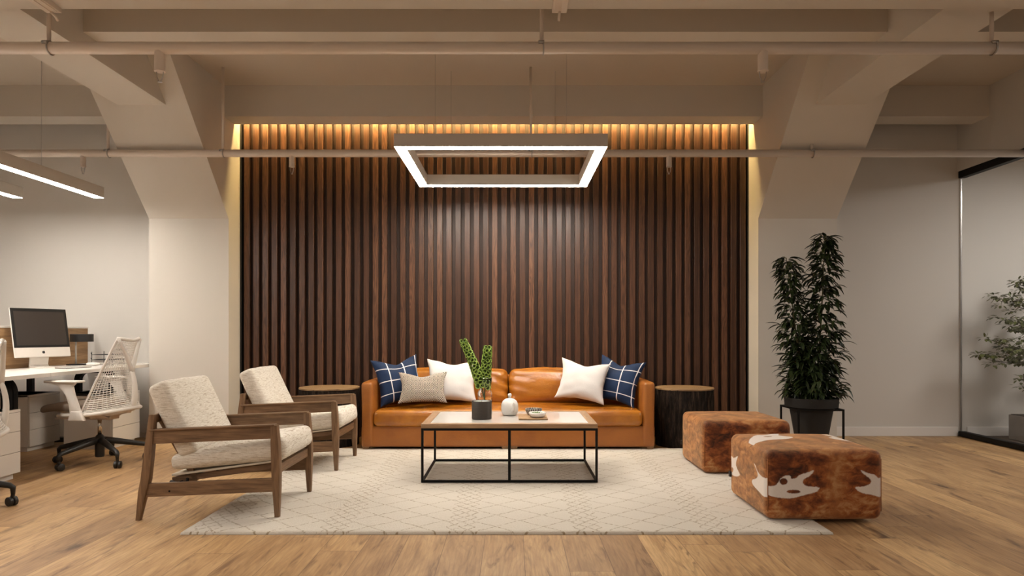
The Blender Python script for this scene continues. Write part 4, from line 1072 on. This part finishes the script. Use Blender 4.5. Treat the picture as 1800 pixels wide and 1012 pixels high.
# monitor
def monitor():
    A = Vector((-4.295, 5.90, 0)); Bp = Vector((-4.125, 6.39, 0)); c = (A+Bp)/2; d = (Bp-A); w = d.length; ang = math.atan2(d.y, d.x)
    t = thing('desktop_computer', 'white all-in-one computer with a dark screen on the desk', 'computer', (c.x, c.y, DZ+0.0005), ang)
    # local x along the screen, local -y faces the sitter
    h = 0.445; tilt = R(-9.5, 'X'); Mt = T(0, 0, 0.098) @ tilt
    b = new(); box(b, (-w/2, 0.0, 0), (w/2, 0.016, h), 0.010, 4, Mt)
    tb = softbox((w/2*0.72, 0.012, h*0.36), 0.012, 6, (0, 0.010, 0), 0, 1, 0, Mt @ T(0, 0.030, h*0.52)); merge(b, tb); obj('casing', b, 'whiteplastic', t, auto=35)
    b = new(); box(b, (-w/2+0.003, -0.002, 0.088), (w/2-0.003, 0.0005, h-0.003), 0.0009, 1, Mt); gl = obj('screen_glass', b, 'bezel', t)
    b = new(); box(b, (-w/2+0.028, -0.0028, 0.110), (w/2-0.028, -0.0018, h-0.030), 0, 1, Mt); obj('display', b, 'screen', gl)
    # fruit-shaped mark on the chin
    b = new(); s = 0.014; cx_, cz_ = 0.0, 0.044; pts = []
    N_ = 40
    for i in range(N_):
        a = 2*PI*i/N_; r = s*(1+0.05*math.cos(2*a))*(1-0.16*math.exp(-((math.sin(a)-1)/0.08)**2)*1.0)*(1-0.10*math.exp(-((math.sin(a)+1)/0.06)**2))
        x, z = r*0.92*math.cos(a), r*math.sin(a)
        dd = math.hypot(x-s*1.10, z-s*0.15)
        if dd < s*0.42: x = s*1.10-s*0.42*math.cos(math.asin(max(-1, min(1, (z-s*0.15)/(s*0.42)))))
        pts.append((x, z))
    fr = [b.verts.new(Mt @ Vector((cx_+x, -0.0012, cz_+z))) for x, z in pts]; bk = [b.verts.new(Mt @ Vector((cx_+x, 0.0006, cz_+z))) for x, z in pts]
    b.faces.new(fr); b.faces.new(bk[::-1])
    for i in range(N_): b.faces.new((fr[i], bk[i], bk[(i+1) % N_], fr[(i+1) % N_]))
    lf = [(0.0, 1.15), (0.10, 1.42), (0.36, 1.62), (0.34, 1.36), (0.16, 1.18)]
    l1 = [b.verts.new(Mt @ Vector((cx_+x*s, -0.0012, cz_+z*s))) for x, z in lf]; b.faces.new(l1)
    obj('logo', b, 'bezel', t)
    b = new(); P_ = [(-0.095, 0.20, 0.0), (-0.10, 0.19, 0.004)]
    prof = [(-0.10, 0.0), (-0.095, 0.008), (0.055, 0.012), (0.066, 0.03), (0.052, 0.13), (0.046, 0.20), (0.054, 0.20), (0.062, 0.13), (0.078, 0.02), (0.078, 0.0)]
    wL = 0.085; L_ = [b.verts.new((-wL, y, z)) for y, z in prof]; R_ = [b.verts.new((wL, y, z)) for y, z in prof]
    b.faces.new(L_); b.faces.new(R_[::-1])
    for i in range(len(prof)): b.faces.new((L_[i], R_[i], R_[(i+1) % len(prof)], L_[(i+1) % len(prof)]))
    bmesh.ops.recalc_face_normals(b, faces=b.faces[:]); obj('stand', b, 'whiteplastic', t)
monitor()
t = thing('keyboard', 'slim white keyboard in front of the computer', 'keyboard', (-3.93, 6.12, DZ+0.0005), math.radians(80))
b = new(); hexa(b, [(-0.14, -0.06, 0), (0.14, -0.06, 0), (0.14, 0.06, 0), (-0.14, 0.06, 0), (-0.14, -0.06, 0.006), (0.14, -0.06, 0.006), (0.14, 0.06, 0.014), (-0.14, 0.06, 0.014)], 0.002); obj('keyboard_body', b, 'steel', t)
b = new()
for r_ in range(5):
    for c_ in range(14):
        x = -0.133+c_*0.019; y = -0.052+r_*0.021; z = 0.0068+0.008*(y+0.06)/0.12; box(b, (x, y, z), (x+0.0165, y+0.0175, z+0.002))
obj('keys', b, 'ceramic', t)
t = thing('computer_mouse', 'smooth white mouse on the desk beyond the keyboard', 'mouse', (-4.02, 6.55, DZ+0.0005), math.radians(80))
b = softbox((0.031, 0.055, 0.011), 0.011, 6, (0, 0, 0.006), M4=T(0, 0, 0.0172)); obj('mouse_body', b, 'ceramic', t, smooth=True)
# desk lamp
ly_ = 6.68; lx_ = X(134.5, ly_)
t = thing('desk_lamp', 'small desk lamp with a black drum shade by the divider end', 'desk lamp', (lx_+0.0, ly_, DZ+0.0005))
b = new(); lathe(b, [(0, 0), (0.085, 0), (0.088, 0.004), (0.085, 0.009), (0, 0.011)], 36); obj('base', b, 'blackmetal', t, auto=40)
b = new(); tube(b, [(-0.006, 0, 0.009), (-0.006, 0, 0.27)], 0.008, 12); obj('pole', b, 'lampsteel', t)
b = new(); sh_ = (0.052, 0, 0); zz0 = at(0, 600.5, ly_).z-DZ; zz1 = at(0, 587, ly_).z-DZ
lathe(b, [(0.0, zz0+0.02), (0.095, zz0+0.02), (0.097, zz0), (0.1, zz0), (0.1, zz1-0.003), (0.097, zz1), (0, zz1)], 40, sh_); obj('lamp_shade', b, 'shade', t, auto=40)
# wire paper tray
t = thing('paper_tray', 'small black wire letter tray at the far end of the desk', 'letter tray', (X(190, 6.78), 6.78, DZ+0.0005))
b = new()
for z in (0.05, 0.10):
    pts = [(-0.11, -0.10, z+0.02), (-0.10, -0.10, z), (0.10, -0.10, z), (0.10, 0.10, z), (-0.10, 0.10, z), (-0.10, -0.10, z)]
    tube(b, pts, 0.003, 6)
    box(b, (-0.10, -0.10, z-0.002), (0.10, 0.10, z+0.001))
for sx_ in (-1, 1):
    for sy_ in (-1, 1): tube(b, [(sx_*0.10, sy_*0.10, 0), (sx_*0.10, sy_*0.10, 0.13)], 0.003, 6)
tube(b, [(0.10, -0.10, 0.13), (0.12, -0.10, 0.145), (0.12, 0.10, 0.145), (0.10, 0.10, 0.13)], 0.003, 6)
obj('wire_frame', b, 'blackmetal', t)

# ---------------------------------------------------------------- office chairs (sitter faces local -x)
def office_chair(loc, rz, label, legrot):
    t = thing('office_chair', label, 'office chair', loc, rz)
    for k in range(5):
        a = legrot + 2*PI*k/5; d = Vector((math.cos(a), math.sin(a), 0)); Rr = 0.355
        b = new(); s = Vector((-d.y, d.x, 0))
        pts = [d*0.02+Vector((0, 0, 0.195)), d*0.12+Vector((0, 0, 0.178)), d*0.27+Vector((0, 0, 0.146)), d*0.335+Vector((0, 0, 0.132)), d*0.355+Vector((0, 0, 0.116)), d*0.355+Vector((0, 0, 0.075))]
        tube(b, pts, [0.030, 0.026, 0.021, 0.019, 0.017, 0.012], 12); lg = obj('leg', b, 'blackplastic', t, smooth=True)
        b = new(); cc = d*Rr; ca = a+0.9+k*1.7; e = Vector((math.cos(ca), math.sin(ca), 0)); off = Vector((-e.y, e.x, 0))*0.012
        for sgn in (-1, 1):
            c0 = cc+off+e*sgn*0.004; c1 = cc+off+e*sgn*0.027
            tube(b, [c0+Vector((0, 0, 0.0295)), c0+(c1-c0)*0.15+Vector((0, 0, 0.0295)), c0+(c1-c0)*0.85+Vector((0, 0, 0.0295)), c1+Vector((0, 0, 0.0295))], [0.025, 0.029, 0.029, 0.024], 20)
        tube(b, [cc+off*0.8+Vector((0, 0, 0.04)), cc+Vector((0, 0, 0.075))], 0.012, 8)
        obj('caster', b, 'blackplastic', lg, auto=40)
    b = new(); lathe(b, [(0, 0.055), (0.033, 0.055), (0.036, 0.07), (0.036, 0.16), (0.046, 0.175), (0.046, 0.215), (0.032, 0.225), (0.022, 0.24), (0, 0.24)], 24); obj('hub', b, 'blackplastic', t, auto=40)
    b = new(); tube(b, [(0, 0, 0.235), (0, 0, 0.385)], 0.0165, 16); obj('gas_column', b, 'chrome', t)
    # seat: upholstered pad in a shell that sweeps up at the front lip
    b = softbox((0.225, 0.235, 0.028), 0.028, 14, (0, 0, 0.012))
    for v in b.verts:
        v.co.z += 0.485 - 0.9*max(0, -v.co.x-0.13)**2*3.0
        v.co.x -= 0.13
    obj('seat_pad', b, 'seatgrey', t, smooth=True)
    b = new(); prof = [(-0.30, 0.432, 0.16), (-0.25, 0.440, 0.21), (-0.12, 0.405, 0.20), (0.0, 0.385, 0.15), (0.12, 0.385, 0.12)]
    rows = []
    for x, z, w_ in prof:
        rows.append([b.verts.new((x, w_*math.cos(a), z+0.05*(1-math.sin(a)) if True else z)) for a in [PI*i/12 for i in range(13)]])
    for a_, c_ in zip(rows, rows[1:]):
        for i in range(12): b.faces.new((a_[i], a_[i+1], c_[i+1], c_[i]))
    box(b, (-0.09, -0.06, 0.37), (0.14, 0.06, 0.455), 0.012, 3)
    tube(b, [(-0.10, -0.10, 0.40), (-0.17, -0.19, 0.395), (-0.24, -0.20, 0.395)], 0.006, 8)
    o = obj('seat_shell', b, 'seatshell', t, smooth=True); md = o.modifiers.new('solid', 'SOLIDIFY'); md.thickness = 0.008
    # lower frame: horseshoe band from arm to arm round the back
    def hoop(a, rx=0.33, ry=0.25, z=0.46): return Vector((0.02+rx*math.sin(a), -ry*math.cos(a), z))
    aa = [PI*i/28 for i in range(29)]
    def band_lo(a): p = hoop(a, 0.285, 0.262); p.z = 0.435+0.035*math.sin(a)**2; return p
    b = new(); tube(b, [(-0.16, -0.262, 0.428)]+[band_lo(a) for a in aa]+[(-0.16, 0.262, 0.428)], 0.021, 10, flat=0.8)
    hexa(b, [(0.0, -0.12, 0.385), (0.26, -0.03, 0.425), (0.26, 0.03, 0.425), (0.0, 0.12, 0.385), (0.0, -0.15, 0.43), (0.30, -0.04, 0.475), (0.30, 0.04, 0.475), (0.0, 0.15, 0.43)], 0.008)
    obj('back_yoke', b, 'whiteplastic', t, smooth=True)
    # arms
    for s in (-1, 1):
        b = new(); y = s*0.285
        hexa(b, [(-0.05, y-0.02, 0.39), (0.09, y-0.02, 0.39), (0.09, y+0.02, 0.39), (-0.05, y+0.02, 0.39), (-0.025, y-0.02, 0.47), (0.055, y-0.02, 0.47), (0.055, y+0.02, 0.47), (-0.025, y+0.02, 0.47)], 0.01)
        prev = None; path = [(0.015, 0.44, 0.085), (-0.005, 0.52, 0.07), (-0.035, 0.60, 0.068), (-0.07, 0.665, 0.11), (-0.095, 0.695, 0.22)]
        for (xa, za, wa), (xb, zb_, wb) in zip(path, path[1:]):
            hexa(b, [(xa-wa/2, y-0.014, za), (xa+wa/2, y-0.014, za), (xa+wa/2, y+0.014, za), (xa-wa/2, y+0.014, za), (xb-wb/2, y-0.014, zb_), (xb+wb/2, y-0.014, zb_), (xb+wb/2, y+0.014, zb_), (xb-wb/2, y+0.014, zb_)])
        obj('arm_support', b, 'whiteplastic', t, auto=45)
        b = new(); box(b, (-0.235, y-0.045, 0.695), (0.06, y+0.045, 0.712), 0.008, 3); obj('arm_pad', b, 'whiteplastic', t, auto=45)
    # suspension back: net between the horseshoe and a small top bar, pulled by the tower
    def surf(u, v):                                    # u 0..1 round, v 0..1 up
        a = PI*(0.02+0.96*u); lo = band_lo(a)+Vector((0, 0, 0.02))
        th = (u-0.5)*2; ht = 0.105+0.015*abs(th)
        topp = Vector((0.295-0.04*abs(th)**2, -0.0-0.135*-th, 1.02+0.02*abs(th)))
        # lower back curves in towards the sitter
        e = v**1.15; p = lo.lerp(topp, e)
        p.x += -0.085*math.sin(PI*v)*(math.sin(a)) - 0.02*math.sin(PI*v*2)*0
        return p
    b = new(); nu, nv = 22, 30
    G = [[surf(i/nu, j/nv) for j in range(nv+1)] for i in range(nu+1)]
    def wire(p, q, r): tube(b, [p, q], r, 4, cap=False)
    for i in range(nu+1):
        tube(b, G[i], [0.0035 if 0 < i < nu else 0.010]*(nv+1), 4)
    for j in range(nv+1):
        tube(b, [G[i][j] for i in range(nu+1)], 0.003 if j > 6 else 0.0055, 4)
    obj('back_net', b, 'whiteplastic', t, smooth=True)
    b = new()
    tube(b, [surf(i/10, 1.0)+Vector((0, 0, 0.006)) for i in range(11)], 0.013, 8)
    sp = bez((0.285, 0, 0.45), (0.345, 0, 0.62), (0.285, 0, 0.78), 10)
    tube(b, sp, [0.034-0.012*i/10 for i in range(11)], 10, flat=0.6)
    for s in (-1, 1): tube(b, bez((0.287, 0, 0.77), (0.28, s*0.06, 0.92), surf(0.5+s*0.5, 1.0)+Vector((0.012, 0, 0)), 8), [0.020-0.007*i/8 for i in range(9)], 8)
    obj('back_tower', b, 'whiteplastic', t, smooth=True)
    return t
oc = office_chair((-3.454, 5.72, 0), math.radians(-6), 'white net-backed office chair beside the desk with the computer', math.radians(-33))
dup(oc, (-3.49, 4.20, 0), math.radians(52), 'white net-backed office chair cut off by the left edge of the picture')
